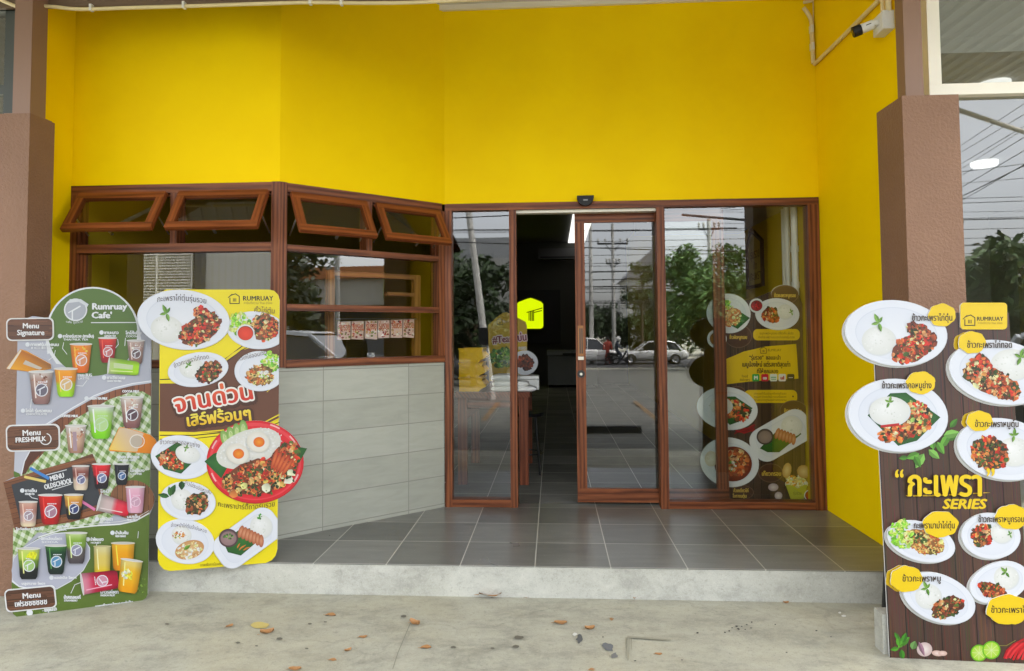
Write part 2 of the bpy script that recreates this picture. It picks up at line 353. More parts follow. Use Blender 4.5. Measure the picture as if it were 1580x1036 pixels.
# tiled lower wall
def uvbox(mb, x0, x1, z0, z1, y0, y1, u0=0.0):
    P = lambda x, y, z: (x, y, z)
    mb.face([P(x0, y0, z0), P(x1, y0, z0), P(x1, y0, z1), P(x0, y0, z1)], uv=[(x0-u0, z0-0.026), (x1-u0, z0-0.026), (x1-u0, z1-0.026), (x0-u0, z1-0.026)])
    for q in (((x0, y0, z1), (x1, y0, z1), (x1, y1, z1), (x0, y1, z1)), ((x1, y0, z0), (x1, y1, z0), (x1, y1, z1), (x1, y0, z1)), ((x0, y1, z0), (x0, y0, z0), (x0, y0, z1), (x0, y1, z1)), ((x1, y1, z0), (x0, y1, z0), (x0, y1, z1), (x1, y1, z1))):
        mb.face(q, uv=[(0.3, 0.1)]*4)
g = MB(TA); uvbox(g, 0.004, LA-0.002, 0.0, 1.166, 0.004, 0.12, 0.3265); g.build('tiled_wall', DADO, bld)
g = MB(T_left); uvbox(g, 0.0, LW+0.003, 0.0, 1.166, 0.002, 0.12, 0.3265+0.2); g.build('tiled_wall', DADO, bld)
FD = 0.10                                    # frame depth
def bars(T, rects, name, parent, y0=-0.012, y1=FD, m=WOOD, bevel=0.003):
    q = MB(T)
    for x0, x1, z0, z1 in rects: q.box((x0, y0, z0), (x1, y1, z1))
    return q.build(name, m, parent, bevel=bevel)
def pane(T, x0, x1, z0, z1, y, parent, m=GLASS):
    q = MB(T); q.face([(x0, y, z0), (x1, y, z0), (x1, y, z1), (x0, y, z1)]); return q.build('pane', m, parent)
def awning(T, x0, x1, z0, z1, y, ang, parent):
    """top hung sash opened outwards by ang"""
    h = z1-z0; b = 0.052
    Mr = T @ Matrix.Translation((0, y, z1)) @ Matrix.Rotation(-ang, 4, 'X')
    q = MB(Mr)
    for a in ((x0, x1, -b, 0), (x0, x1, -h, -h+b), (x0, x0+b, -h+b, -b), (x1-b, x1, -h+b, -b)): q.box((a[0], -0.036, a[2]), (a[1], 0.0, a[3]))
    s = q.build('awning_sash', WOODA, parent, bevel=0.004)
    q = MB(Mr); q.face([(x0+b, -0.015, -h+b), (x1-b, -0.015, -h+b), (x1-b, -0.015, -b), (x0+b, -0.015, -b)]); q.build('pane', GLASS, s)
    q = MB(Mr); xm = (x0+x1)/2; q.box((xm-0.03, 0.002, -h+0.012), (xm+0.03, 0.014, -h+0.03)); q.box((xm-0.008, 0.014, -h+0.01), (xm+0.008, 0.05, -h+0.022)); q.build('handle', STEEL, s)
    for xs in (x0+0.02, x1-0.02):
        e = Mr @ Vector((xs, 0.0, -h*0.55)); f = T @ Vector((xs, y+0.05, z0+0.06)); q = MB(); q.tube([f, e], 0.006, n=6); q.build('stay', STEEL, s)
# left window
wl = bars(T_left, [(-0.003, LW-0.025, 2.39, HF), (-0.003, 0.052, 1.166, 2.39), (0.052, LW-0.055, 1.975, 2.035), (0.728, 0.776, 2.035, 2.39), (0.052, LW-0.055, 1.166, 1.222)], 'window_frame', bld)
bars(T_left, [(0.052, 0.728, 2.372, 2.388), (0.052, 0.068, 2.036, 2.371), (0.776, LW-0.055, 2.372, 2.388), (0.052, 0.10, 1.224, 1.973)], 'sash_stop', wl, 0.02, 0.08)
pane(T_left, 0.052, LW-0.055, 1.222, 1.975, 0.03, wl)
for a, b in ((0.08, 0.712), (0.805, 1.440)): awning(T_left, a, b, 2.045, 2.378, -0.012, R(32), wl)
# corner post
g = MB(); g.prism([(XC-0.053, YW-0.014), (XC+0.004, YW-0.014), (XC+0.046, YW+0.022), (XC+0.005, YW+0.09), (XC-0.053, YW+0.09)], 2, 1.166, HF+0.002); 
for i, q in enumerate(g.f): g.uv[i] = [(g.v[j][2], g.v[j][0]+g.v[j][1]) for j in q]
g.build('corner_post', WOOD, bld, bevel=0.003)
# angled window
wa = bars(TA, [(0.052, LA-0.03, 2.392, HF), (0.052, 1.29, 1.978, 2.022), (0.652, 0.700, 2.022, 2.392), (0.052, 1.29, 1.560, 1.606), (0.052, 1.355, 1.162, 1.217), (1.29, LA-0.002, 1.217, 2.392)], 'window_frame', bld)
bars(TA, [(0.055, 0.650, 2.374, 2.390), (0.702, 1.288, 2.374, 2.390), (1.272, 1.289, 2.024, 2.373)], 'sash_stop', wa, 0.02, 0.08)
pane(TA, 0.03, 1.29, 1.606, 1.978, 0.03, wa); pane(TA, 0.03, 1.29, 1.217, 1.560, 0.03, wa)
for a, b in ((0.066, 0.640), (0.716, 1.286)): awning(TA, a, b, 2.032, 2.372, -0.012, R(32), wa)
# door wall
T0 = Matrix.Identity(4)
dw = bars(T0, [(XD+0.004, XR-0.007, 2.397, HF), (XD+0.004, -0.76, 0.0, 2.397), (-0.29, -0.233, 0.0, 2.397), (0.898, 0.962, 0.0, 2.397), (2.085, XR-0.007, 0.0, 2.397), (-0.76, -0.29, 0.002, 0.06), (0.962, 2.085, 0.002, 0.058)], 'door_frame', bld)
pane(T0, -0.76, -0.29, 0.06, 2.397, 0.03, dw); pane(T0, 0.962, 2.085, 0.058, 2.397, 0.025, dw)
bars(T0, [(-0.233, 0.898, 2.372, 2.396)], 'track', dw, 0.02, 0.098, WMET, 0.0)
leaf = bars(T0, [(0.246, 1.455, 2.30, 2.392), (0.246, 0.325, 0.13, 2.30), (1.363, 1.455, 0.13, 2.30), (0.246, 1.455, 0.020, 0.13)], 'sliding_door', bld, 0.104, 0.142)
pane(T0, 0.325, 1.363, 0.13, 2.30, 0.122, leaf)
g = MB(); g.box((0.262, 0.098, 1.20), (0.308, 0.104, 1.45), mat=0); g.box((0.275, 0.0955, 1.222), (0.284, 0.099, 1.428), mat=1); g.box((0.291, 0.0955, 1.222), (0.300, 0.099, 1.428), mat=1); g.box((0.262, 0.094, 1.17), (0.308, 0.104, 1.197), mat=2)
g.build('pull_handle', [mat('bronze', lin((140, 96, 60)), 0.35, 0.6), BLKM, WMET], leaf)
g = MB(Matrix.Translation((0.285, 0.104, 1.055)) @ Matrix.Rotation(R(90), 4, 'X')); g.lathe([(0, 0.012), (0.014, 0.012), (0.017, 0.006), (0.03, 0.006), (0.032, 0.0)], mat=0); g.lathe([(0, 0.014), (0.011, 0.014), (0.011, 0.011)], mat=1); g.build('lock', [BLKM, WMET], leaf)
# inside of the shop
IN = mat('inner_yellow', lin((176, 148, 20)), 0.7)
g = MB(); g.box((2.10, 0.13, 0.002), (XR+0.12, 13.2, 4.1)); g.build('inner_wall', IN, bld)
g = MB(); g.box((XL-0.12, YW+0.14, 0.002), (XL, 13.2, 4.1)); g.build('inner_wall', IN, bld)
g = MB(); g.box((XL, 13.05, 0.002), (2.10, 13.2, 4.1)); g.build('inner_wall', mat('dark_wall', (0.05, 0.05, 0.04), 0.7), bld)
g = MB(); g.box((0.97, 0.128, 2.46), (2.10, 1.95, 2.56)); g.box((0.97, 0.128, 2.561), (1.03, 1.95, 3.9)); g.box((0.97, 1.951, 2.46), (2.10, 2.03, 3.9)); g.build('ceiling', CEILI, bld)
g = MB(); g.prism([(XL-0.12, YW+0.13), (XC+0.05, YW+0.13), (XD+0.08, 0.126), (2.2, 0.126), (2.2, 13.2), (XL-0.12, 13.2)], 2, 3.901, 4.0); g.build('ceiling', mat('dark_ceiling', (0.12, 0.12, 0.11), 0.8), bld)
g = MB(); g.box((XL-0.12, -1.3, 4.115), (XR+0.12, 0.0, 4.2)); g.build('porch_ceiling', CEIL, bld)
g = MB(); g.box((XL-0.02, -0.03, 4.07), (XR+0.0, -0.002, 4.114)); g.build('cornice', WMET, bld)
g = MB(); g.box((XL-0.12, -1.262, TOPZ), (XR+0.12, 13.2, TOPZ+0.1)); g.build('roof', BEAM, bld)

# pillars at both ends of the porch
def pillar(x0, x1, y0, y1, top, px0, px1, py0, py1, label):
    p = thing('pillar', label, 'pillar', ((x0+x1)/2, y0, GZ), group='brown pillars beside the porch')
    Ti = Matrix.Translation((-(x0+x1)/2, -y0, -GZ))
    q = MB(Ti); q.box((x0, y0, GZ-0.02), (x1, y1, top)); q.build('shaft', BRN, p, bevel=0.006)
    q = MB(Ti); q.box((px0, py0, top), (px1, py1, 4.2)); q.box((px0-0.03, py0-0.03, top), (px1+0.03, py1+0.02, top+0.008)); q.build('post', BRNM, p, bevel=0.003)
    return p
pillar(2.047, 2.356, -1.55, -1.25, 2.722, 2.12, 2.222, -1.45, -1.36, 'brown stucco pillar behind the wooden looking menu board, below the security camera')
pillar(-3.95, -3.195, -1.475, -1.265, 2.79, -3.35, -3.233, -1.43, -1.30, 'wide brown stucco pillar behind the green drinks menu board')
# beam over the porch front and the canopy with its ribbed soffit
can = thing('canopy', 'brown beam and ribbed metal canopy over the porch', 'canopy', (0, -1.35, 3.5))
Ti = Matrix.Translation((0, 1.35, -3.5))
g = MB(Ti); g.prism([(-6.5, 3.60), (-3.3, 3.556), (-0.62, 3.506), (-0.62, 3.95), (-6.5, 3.95)], 1, -1.30, -1.275); g.build('beam', BEAM, can)
g = MB(Ti); x = -6.5
while x < 5.2:
    g.box((x, -4.6, 4.02), (x+0.035, -1.28, 4.06)); x += 0.15
g.box((-6.5, -4.6, 4.06), (5.2, -1.28, 4.10)); g.box((-6.5, -4.75, 3.96), (5.2, -4.6, 4.16)); g.build('soffit', WMET, can)
for x in (-6.3,): g = MB(Ti); g.box((x-0.06, -4.72, GZ), (x+0.06, -4.62, 3.96)); g.build('canopy_post', BRNM, can)
# ------------------------------------------------------------------ printed menu boards
_fonts = {}
def glyphs(s, res=2):
    """triangles of a line of text, one unit high, starting at x = 0"""
    if s in _fonts: return _fonts[s]
    cu = bpy.data.curves.new('lettering', 'FONT'); cu.body = s; cu.size = 1.0; cu.resolution_u = res
    ob = bpy.data.objects.new('lettering', cu); COL.objects.link(ob)
    dg = bpy.context.evaluated_depsgraph_get(); me = bpy.data.meshes.new_from_object(ob.evaluated_get(dg))
    vs = [(v.co.x, v.co.y) for v in me.vertices]; fs = [list(p.vertices) for p in me.polygons]
    bpy.data.objects.remove(ob); bpy.data.curves.remove(cu); bpy.data.meshes.remove(me)
    w = max(v[0] for v in vs) if vs else 1.0
    _fonts[s] = (vs, fs, w); return _fonts[s]
def clip(subj, conv):
    """subject polygon cut by a convex one (both in px)"""
    ar = sum(conv[i][0]*conv[(i+1) % len(conv)][1]-conv[(i+1) % len(conv)][0]*conv[i][1] for i in range(len(conv)))
    out = list(subj); sg = 1 if ar > 0 else -1
    for i in range(len(conv)):
        a, b = conv[i], conv[(i+1) % len(conv)]
        d = lambda p: sg*((b[0]-a[0])*(p[1]-a[1])-(b[1]-a[1])*(p[0]-a[0]))
        inp, out = out, []
        for j in range(len(inp)):
            p, q = inp[j], inp[(j+1) % len(inp)]; dp, dq = d(p), d(q)
            if dp >= 0: out.append(p)
            if dp*dq < 0: t = dp/(dp-dq); out.append((p[0]+(q[0]-p[0])*t, p[1]+(q[1]-p[1])*t))
        if len(out) < 3: return []
    return out
def ell(cx, cy, rx, ry=None, rot=0.0, n=36, a0=0.0, a1=360.0):
    ry = rx if ry is None else ry; c, s = math.cos(R(rot)), math.sin(R(rot)); full = abs(a1-a0) >= 359.9
    return [(cx+rx*math.cos(t)*c-ry*math.sin(t)*s, cy+rx*math.cos(t)*s+ry*math.sin(t)*c) for t in (R(a0+(a1-a0)*i/(n if full else n-1)) for i in range(n))]
def rrect(x0, y0, x1, y1, r, rot=0.0, n=6):
    pts = []
    for cx, cy, a in ((x1-r, y0+r, -90), (x1-r, y1-r, 0), (x0+r, y1-r, 90), (x0+r, y0+r, 180)):
        pts += [(cx+r*math.cos(R(a+90*i/n)), cy+r*math.sin(R(a+90*i/n))) for i in range(n+1)]
    if rot:
        mx_, my = (x0+x1)/2, (y0+y1)/2; c, s = math.cos(R(rot)), math.sin(R(rot))
        pts = [(mx_+(x-mx_)*c-(y-my)*s, my+(x-mx_)*s+(y-my)*c) for x, y in pts]
    return pts
KP = 0.54
KNOW = [KP]
def pc(c, k=None):
    l = lin(c); k = KNOW[0] if k is None else k
    return (l[0]*k, l[1]*k, l[2]*k)
WH = (240, 242, 248)

class Board:
    """a flat printed thing standing on the plane through two base points, leaning back; art is given in photo pixels"""
    def __init__(s, name, label, cat, P0, P1, lean, group=None):
        P0, P1 = np.array(P0, float), np.array(P1, float); u = P1-P0; u[2] = 0; s.u = u/np.linalg.norm(u)
        nh = np.array([s.u[1], -s.u[0], 0]); up = np.array([0, 0, 1.0])
        s.v = up*math.cos(lean)-nh*math.sin(lean); s.n = nh*math.cos(lean)+up*math.sin(lean); s.o = (P0+P1)/2; s.o[2] = min(P0[2], P1[2])
        Mw = Matrix.Identity(4)
        for i in range(3): Mw[i][0] = s.u[i]; Mw[i][1] = -s.n[i]; Mw[i][2] = s.v[i]; Mw[i][3] = s.o[i]
        s.root = thing(name, label, cat, mat=Mw, group=group); s.lay = 0.0; s.mb = None; s.M = Mw; s.top = {}
    def P(s, px, py):
        d = sight(px, py); t = ((s.o-CAM) @ s.n)/(d @ s.n); q = CAM+d*t-s.o; return float(q @ s.u), float(q @ s.v)
    def begin(s, lay=None): s.mb = MB(); s.lay = s.lay if lay is None else lay
    def end(s, name, label=None, mats=None):
        s.top[name] = max(s.lay, s.top.get(name, 0)); return s.mb.build(name, mats or [PRINT, FOAM, BACK], s.root, label=label)
    def slab(s, pts, y0, y1, col, front=True):
        """a cut-out with real thickness"""
        q = [s.P(*p) for p in pts]
        ar = sum(q[i][0]*q[(i+1) % len(q)][1]-q[(i+1) % len(q)][0]*q[i][1] for i in range(len(q)))
        if ar < 0: q = q[::-1]
        if front: s.mb.face([(a, y0, b) for a, b in q], pc(col))
        s.mb.face([(a, y1, b) for a, b in q[::-1]], pc(col), 2)
        for i in range(len(q)):
            a, b = q[i], q[(i+1) % len(q)]
            s.mb.face([(a[0], y1, a[1]), (b[0], y1, b[1]), (b[0], y0, b[1]), (a[0], y0, a[1])], pc((225, 225, 225)), 1)
    def poly(s, pts, col, k=None, d=0.00006):
        if len(pts) < 3: return
        s.lay += max(6e-6, d*.4); q = [s.P(*p) for p in pts]
        ar = sum(q[i][0]*q[(i+1) % len(q)][1]-q[(i+1) % len(q)][0]*q[i][1] for i in range(len(q)))
        many = isinstance(col[0], (tuple, list)); cs = [pc(c, k) for c in col] if many else [pc(col, k)]*len(q)
        if ar < 0: q = q[::-1]; cs = cs[::-1]
        s.mb.face([(a, -s.lay, b) for a, b in q], cs)
    def fan(s, pts, cc, cr, ctr=None, d=0.00006):
        """a patch shaded from cc in the middle to cr at the rim (as printed)"""
        s.lay += max(6e-6, d*.4); q = [s.P(*p) for p in pts]
        m = s.P(*ctr) if ctr else (sum(a for a, b in q)/len(q), sum(b for a, b in q)/len(q))
        ar = sum(q[i][0]*q[(i+1) % len(q)][1]-q[(i+1) % len(q)][0]*q[i][1] for i in range(len(q)))
        if ar < 0: q = q[::-1]
        for i in range(len(q)):
            a, b = q[i], q[(i+1) % len(q)]
            s.mb.face([(m[0], -s.lay, m[1]), (a[0], -s.lay, a[1]), (b[0], -s.lay, b[1])], [pc(cc), pc(cr), pc(cr)])
    def line(s, pts, w, col):
        for a, b in zip(pts[:-1], pts[1:]):
            dx, dy = b[0]-a[0], b[1]-a[1]; l = math.hypot(dx, dy) or 1; nx, ny = -dy/l*w/2, dx/l*w/2; ex, ey = dx/l*w*0.3, dy/l*w*0.3
            s.poly([(a[0]+nx-ex, a[1]+ny-ey), (b[0]+nx+ex, b[1]+ny+ey), (b[0]-nx+ex, b[1]-ny+ey), (a[0]-nx-ex, a[1]-ny-ey)], col, d=0.00003)
    def ring(s, e, w, col):
        s.line(e+[e[0]], w, col)
    def text(s, t, cx, cy, width, col, rot=0.0, bold=0.0, h=None, arc=0.0, col2=None, outline=0.0, skew=0.0, shift=(0, 0)):
        """lettering centred at cx, cy; arc bends it (positive: middle up)"""
        vs, fs, w = glyphs(t); sc = width/w; sy = h if h else sc; c_, s_ = math.cos(R(rot)), math.sin(R(rot))
        offs = [(0, 0)]
        if outline: offs = [(outline*math.cos(2*math.pi*i/12), outline*math.sin(2*math.pi*i/12)) for i in range(12)]
        elif bold: offs = [(-bold, 0), (0, 0), (bold, 0), (0, -bold*0.6), (0, bold*0.6)]
        for ox, oy in offs:
            s.lay += 0.000012; pp = []
            for x, y in vs:
                X = (x-w/2)*sc+skew*(y-0.35)*sy+ox+shift[0]; Y = -(y-0.35)*sy+oy+shift[1]; Y += arc*((2*(x/w)-1)**2-0.33)
                pp.append((cx+X*c_-Y*s_, cy+X*s_+Y*c_))
            q = [s.P(*p) for p in pp]
            for f in fs:
                pts = [(q[i][0], -s.lay, q[i][1]) for i in f]
                cs = [pc(tuple(col[j]+(col2[j]-col[j])*min(1, max(0, vs[i][1]/0.7)) for j in range(3))) for i in f] if col2 else pc(col)
                s.mb.face(pts, cs)
    def blobs(s, cx, cy, rx, ry, rot, n, pal, r0, r1, region=None, sh=0.74):
        c_, s_ = math.cos(R(rot)), math.sin(R(rot))
        for i in range(n):
            a = rnd.random()*2*math.pi; q = math.sqrt(rnd.random()); x, y = rx*q*math.cos(a), ry*q*math.sin(a)
            px, py = cx+x*c_-y*s_, cy+x*s_+y*c_; r = r1+(r0-r1)*rnd.random()**1.6*(1-0.5*i/n); m = rnd.randint(5, 7); e = rnd.uniform(0.45, 1.0); ra = rnd.random()*6.28
            pts = []
            for j in range(m):
                t = 2*math.pi*j/m; k = r*rnd.uniform(0.7, 1.15); u, v = k*math.cos(t), k*e*math.sin(t)
                pts.append((px+u*math.cos(ra)-v*math.sin(ra), py+u*math.sin(ra)+v*math.cos(ra)))
            if region: pts = clip(pts, region)
            if len(pts) < 3: continue
            b = rnd.choice(pal); j = rnd.uniform(1.05, 1.65) if sh < .8 else rnd.uniform(.98, 1.02); b = tuple(max(0, min(255, v*j)) for v in b)
            dk = tuple(v*sh for v in b); s.poly(pts, [b if t < len(pts)/2 else dk for t in range(len(pts))], d=0.00002)
    def leaf(s, x, y, l, rot, col=(88, 150, 40), w=0.42):
        c_, s_ = math.cos(R(rot)), math.sin(R(rot)); T = lambda a, b: (x+a*c_-b*s_, y+a*s_+b*c_)
        up = [T(0, 0), T(l*.25, -l*w*.45), T(l*.55, -l*w*.5), T(l*.85, -l*w*.22), T(l, 0)]; dn = [T(l, 0), T(l*.85, l*w*.22), T(l*.55, l*w*.5), T(l*.25, l*w*.45), T(0, 0)]
        s.poly(up, col); s.poly(dn, tuple(v*0.78 for v in col)); 
    def wood(s, region, base, vertical=True, step=14.0, ang=0.0, streaks=40):
        """printed planks"""
        xs = [p[0] for p in region]; ys = [p[1] for p in region]; cx, cy = (min(xs)+max(xs))/2, (min(ys)+max(ys))/2; D = math.hypot(max(xs)-min(xs), max(ys)-min(ys))/2+4
        a = R(ang+(90 if vertical else 0)); ux, uy = math.cos(a), math.sin(a); nx, ny = -uy, ux
        def strip(t0, t1, col, l0=-D, l1=D):
            q = clip(region, [(cx+ux*l0+nx*t0, cy+uy*l0+ny*t0), (cx+ux*l1+nx*t0, cy+uy*l1+ny*t0), (cx+ux*l1+nx*t1, cy+uy*l1+ny*t1), (cx+ux*l0+nx*t1, cy+uy*l0+ny*t1)])
            if q: s.poly(q, col, d=0.00002)
        t = -D
        while t < D:
            j = rnd.uniform(0.82, 1.15); strip(t, t+step+0.05, tuple(v*j for v in base)); strip(t, t+step*0.07, tuple(v*0.35 for v in base)); t += step
        for i in range(streaks):
            t = rnd.uniform(-D, D); l = rnd.uniform(-D, D); w = rnd.uniform(0.3, 1.2); j = rnd.choice((0.62, 0.75, 1.2, 1.35)); strip(t, t+w, tuple(min(255, v*j) for v in base), l, l+rnd.uniform(0.2, 0.9)*D)
    def check(s, region, ang=38.0, step=12.0):
        """printed gingham cloth"""
        s.poly(region, (232, 238, 220)); cx = sum(p[0] for p in region)/len(region); cy = sum(p[1] for p in region)/len(region); D = 170
        st = []
        for a in (ang, ang+80):
            ux, uy = math.cos(R(a)), math.sin(R(a)); nx, ny = -uy, ux; t = -D; row = []
            while t < D:
                row.append([(cx-ux*D+nx*t, cy-uy*D+ny*t), (cx+ux*D+nx*t, cy+uy*D+ny*t), (cx+ux*D+nx*(t+step*.5), cy+uy*D+ny*(t+step*.5)), (cx-ux*D+nx*(t+step*.5), cy-uy*D+ny*(t+step*.5))]); t += step
            st.append(row)
        for row in st:
            for q in row:
                c = clip(region, q)
                if c: s.poly(c, (186, 206, 152), d=0.00001)
        s.lay += 0.00005
        for q in st[0]:
            h = clip(region, q)
            if not h: continue
            for r in st[1]:
                c = clip(h, r)
                if c: s.poly(c, (116, 150, 74), d=0.000004)

# --- dishes
STIR = [(120, 52, 26), (168, 84, 42), (205, 128, 78), (88, 36, 22), (46, 52, 22), (66, 84, 32), (196, 44, 28), (222, 170, 118), (150, 66, 30)]
FRY = [(214, 110, 54), (232, 150, 92), (190, 70, 36), (60, 64, 28), (44, 52, 24), (228, 176, 130), (200, 52, 30)]
RED = [(205, 60, 26), (228, 98, 40), (176, 40, 20), (240, 140, 66), (92, 50, 22), (60, 70, 28)]
HERB = [(40, 62, 26), (62, 88, 36), (150, 76, 40), (100, 52, 30), (196, 126, 80), (34, 44, 24)]
NOOD = [(214, 150, 80), (232, 182, 112), (180, 104, 50), (224, 168, 96), (90, 76, 34), (196, 90, 44)]
RICEC = [(246, 246, 240), (236, 238, 230), (250, 250, 246), (226, 228, 218)]
LETT = [(150, 205, 60), (120, 184, 44), (176, 222, 92), (96, 156, 36), (196, 232, 120)]
def plate_base(B, cx, cy, rx, ry, rot, cut=None, thick=0.0, shape=None):
    E = shape or ell(cx, cy, rx, ry, rot, 44)
    f = (lambda e: clip(e, cut) if cut else e)
    if thick: B.slab(f(E), -thick, 0.0012, (232, 235, 242)); B.lay = thick
    else: B.poly(f(E), (224, 228, 237))
    sc = lambda k, dx=0, dy=0: f([(cx+(x-cx)*k+dx, cy+(y-cy)*k+dy) for x, y in E])
    e = sc(0.985, 0, -0.3); B.poly(e, (240, 243, 250))
    e = sc(0.80, 0, 0.8); B.poly(e, (221, 226, 238))
    e = sc(0.785, 0, 1.2); B.fan(e, (244, 246, 251), (234, 238, 247))
def rice(B, x, y, rx, ry, rot=0):
    B.fan(ell(x+1, y+1.5, rx*1.03, ry*1.03, rot, 26), (214, 216, 214), (226, 229, 232)); B.fan(ell(x, y, rx, ry, rot, 26), (253, 253, 250), (232, 233, 226), (x-rx*.25, y-ry*.3))
    B.blobs(x, y, rx*.86, ry*.86, rot, int(10+rx*ry/20), RICEC, 2.4, 1.1, None, .97)
def stir(B, x, y, rx, ry, rot, pal=STIR, n=None, r=5.0):
    n = n or int(30+rx*ry/9); dk = tuple(sum(c[q] for c in pal)/len(pal)*.8 for q in range(3))
    e = ell(x, y, rx, ry, rot, 26); B.poly([(x+(a-x)*(k_ := rnd.uniform(.84, 1.06)), y+(b-y)*k_) for a, b in e], dk)
    B.blobs(x, y, rx*.95, ry*.95, rot, 26, [tuple(v*.8 for v in c) for c in pal], r*1.5, r*.9, None, .7); B.blobs(x, y, rx*.97, ry*.97, rot, n, pal, r*1.25, 1.8, None, .7)
    B.blobs(x, y-r*.2, rx*.8, ry*.8, rot, max(4, n//9), [tuple(min(255, v*1.35+18) for v in c) for c in pal[:3]], 1.7, .8, None, .9)
def sprig(B, x, y, l, a=0):
    for d, k in ((-115, 1.0), (-60, 0.7), (170, 0.75), (75, 0.9)): B.leaf(x, y, l*k, a+d, rnd.choice(((124, 176, 62), (100, 158, 50), (140, 190, 80))))
def bleaf(B, pts): B.poly(pts, (34, 92, 30)); c = (sum(p[0] for p in pts)/len(pts), sum(p[1] for p in pts)/len(pts)); B.fan([(c[0]+(p[0]-c[0])*.9, c[1]+(p[1]-c[1])*.9) for p in pts], (52, 118, 44), (38, 98, 34))
def lettuce(B, x, y, rx, ry, rot=0, region=None): B.blobs(x, y, rx, ry, rot, int(30+rx*ry/5), LETT, 6, 2, region)
def bowl(B, x, y, r, col, rim=(236, 238, 240)):
    B.poly(ell(x, y, r, r*.95), rim); B.poly(ell(x, y, r*.86, r*.8), tuple(v*.7 for v in col)); B.fan(ell(x, y+.5, r*.8, r*.72), tuple(min(255, v*1.15) for v in col), col)
def egg(B, x, y, r): B.fan(ell(x, y, r*1.15, r, 20), (252, 250, 244), (236, 230, 214)); B.fan(ell(x+r*.08, y, r*.56, r*.5), (255, 160, 30), (232, 104, 14))
def logo_mark(B, x, y, s, col=(70, 62, 20)):
    B.line([(x-s*.55, y-s*.1), (x-s*.55, y+s*.55), (x+s*.55, y+s*.55), (x+s*.55, y-s*.3), (x+s*.1, y-s*.6), (x-s*.5, y-s*.4)], s*.11, col)
    B.line([(x-s*.75, y-s*.15), (x-s*.3, y-s*.55)], s*.1, col)
    for k in (-.15, 0, .15): B.line([(x+s*k, y-s*.05), (x+s*k, y+s*.3)], s*.08, col)
def cup(B, x, y, w, h, cols, rot=0.0, ring=WH, fill=(150, 140, 140), lid=(236, 234, 228), taper=0.70, mark=True, ice=None):
    """a plastic cup seen from the side: x, y centre, colours from the top down"""
    c_, s_ = math.cos(R(rot)), math.sin(R(rot)); T = lambda a, b: (x+a*c_-b*s_, y+a*s_+b*c_)
    n = len(cols); ww = lambda t: w/2*(1-(1-taper)*t)
    m = 12; rows = []
    for i in range(m+1):
        t = i/m; k = 1.0 if t < .86 else math.sqrt(max(0.05, 1-((t-.86)/.145)**2))*0.25+.75; f = t*(n-1); j = min(int(f), n-2) if n > 1 else 0
        col = tuple(cols[j][q]+(cols[min(j+1, n-1)][q]-cols[j][q])*min(1, max(0, ((f-j)-.25)*2)) for q in range(3)); rows.append((ww(t)*k, -h/2+h*t, col))
    B.lay += 0.0002
    for (a, b, c), (a2, b2, c2) in zip(rows[:-1], rows[1:]):
        for x0, x1, k0, k1 in ((-1, -.55, .78, 1.0), (-.55, .35, 1.0, 1.0), (.35, 1, 1.0, .72)):
            cc = [tuple(v*k0 for v in c), tuple(v*k1 for v in c), tuple(v*k1 for v in c2), tuple(v*k0 for v in c2)]
            B.poly([T(a*x0, b), T(a*x1, b), T(a2*x1, b2), T(a2*x0, b2)], cc, d=0.000005)
    if ice: B.blobs(*T(0, -h*.22), w*.36, h*.24, rot, 22, ice, w*.12, w*.03)
    B.line([T(-w*.30, -h*.40), T(-w*.22, h*.3)], w*.05, tuple(min(255, v*1.1+30) for v in cols[0]))
    B.poly([T(w/2*1.08*math.cos(a), -h/2+w*.06*math.sin(a)) for a in (i*math.pi/9 for i in range(18))], lid); B.poly([T(w/2*.96*math.cos(a), -h/2+w*.035*math.sin(a)) for a in (i*math.pi/9 for i in range(18))], tuple(v*.9 for v in lid))
    if mark:
        r = w*.27; p = T(w*.02, h*.06); B.poly(ell(p[0], p[1], r, r*1.02, rot, 20), ring); B.poly(ell(p[0], p[1], r*.86, r*.88, rot, 20), fill)
        B.line([T(w*.02-r*.25, h*.06+r*.7), T(w*.02-r*.25, h*.06-r*.1), T(w*.02+r*.5, h*.06-r*.5)], r*.16, ring); B.line([T(w*.02-r*.6, h*.06+r*.05), T(w*.02+r*.4, h*.06-r*.5)], r*.12, ring)
        for k in range(5): B.line([T(w*.02-r*.5+r*.3*k, h*.06-r*1.22), T(w*.02-r*.36+r*.3*k, h*.06-r*1.22)], r*.16, ring)

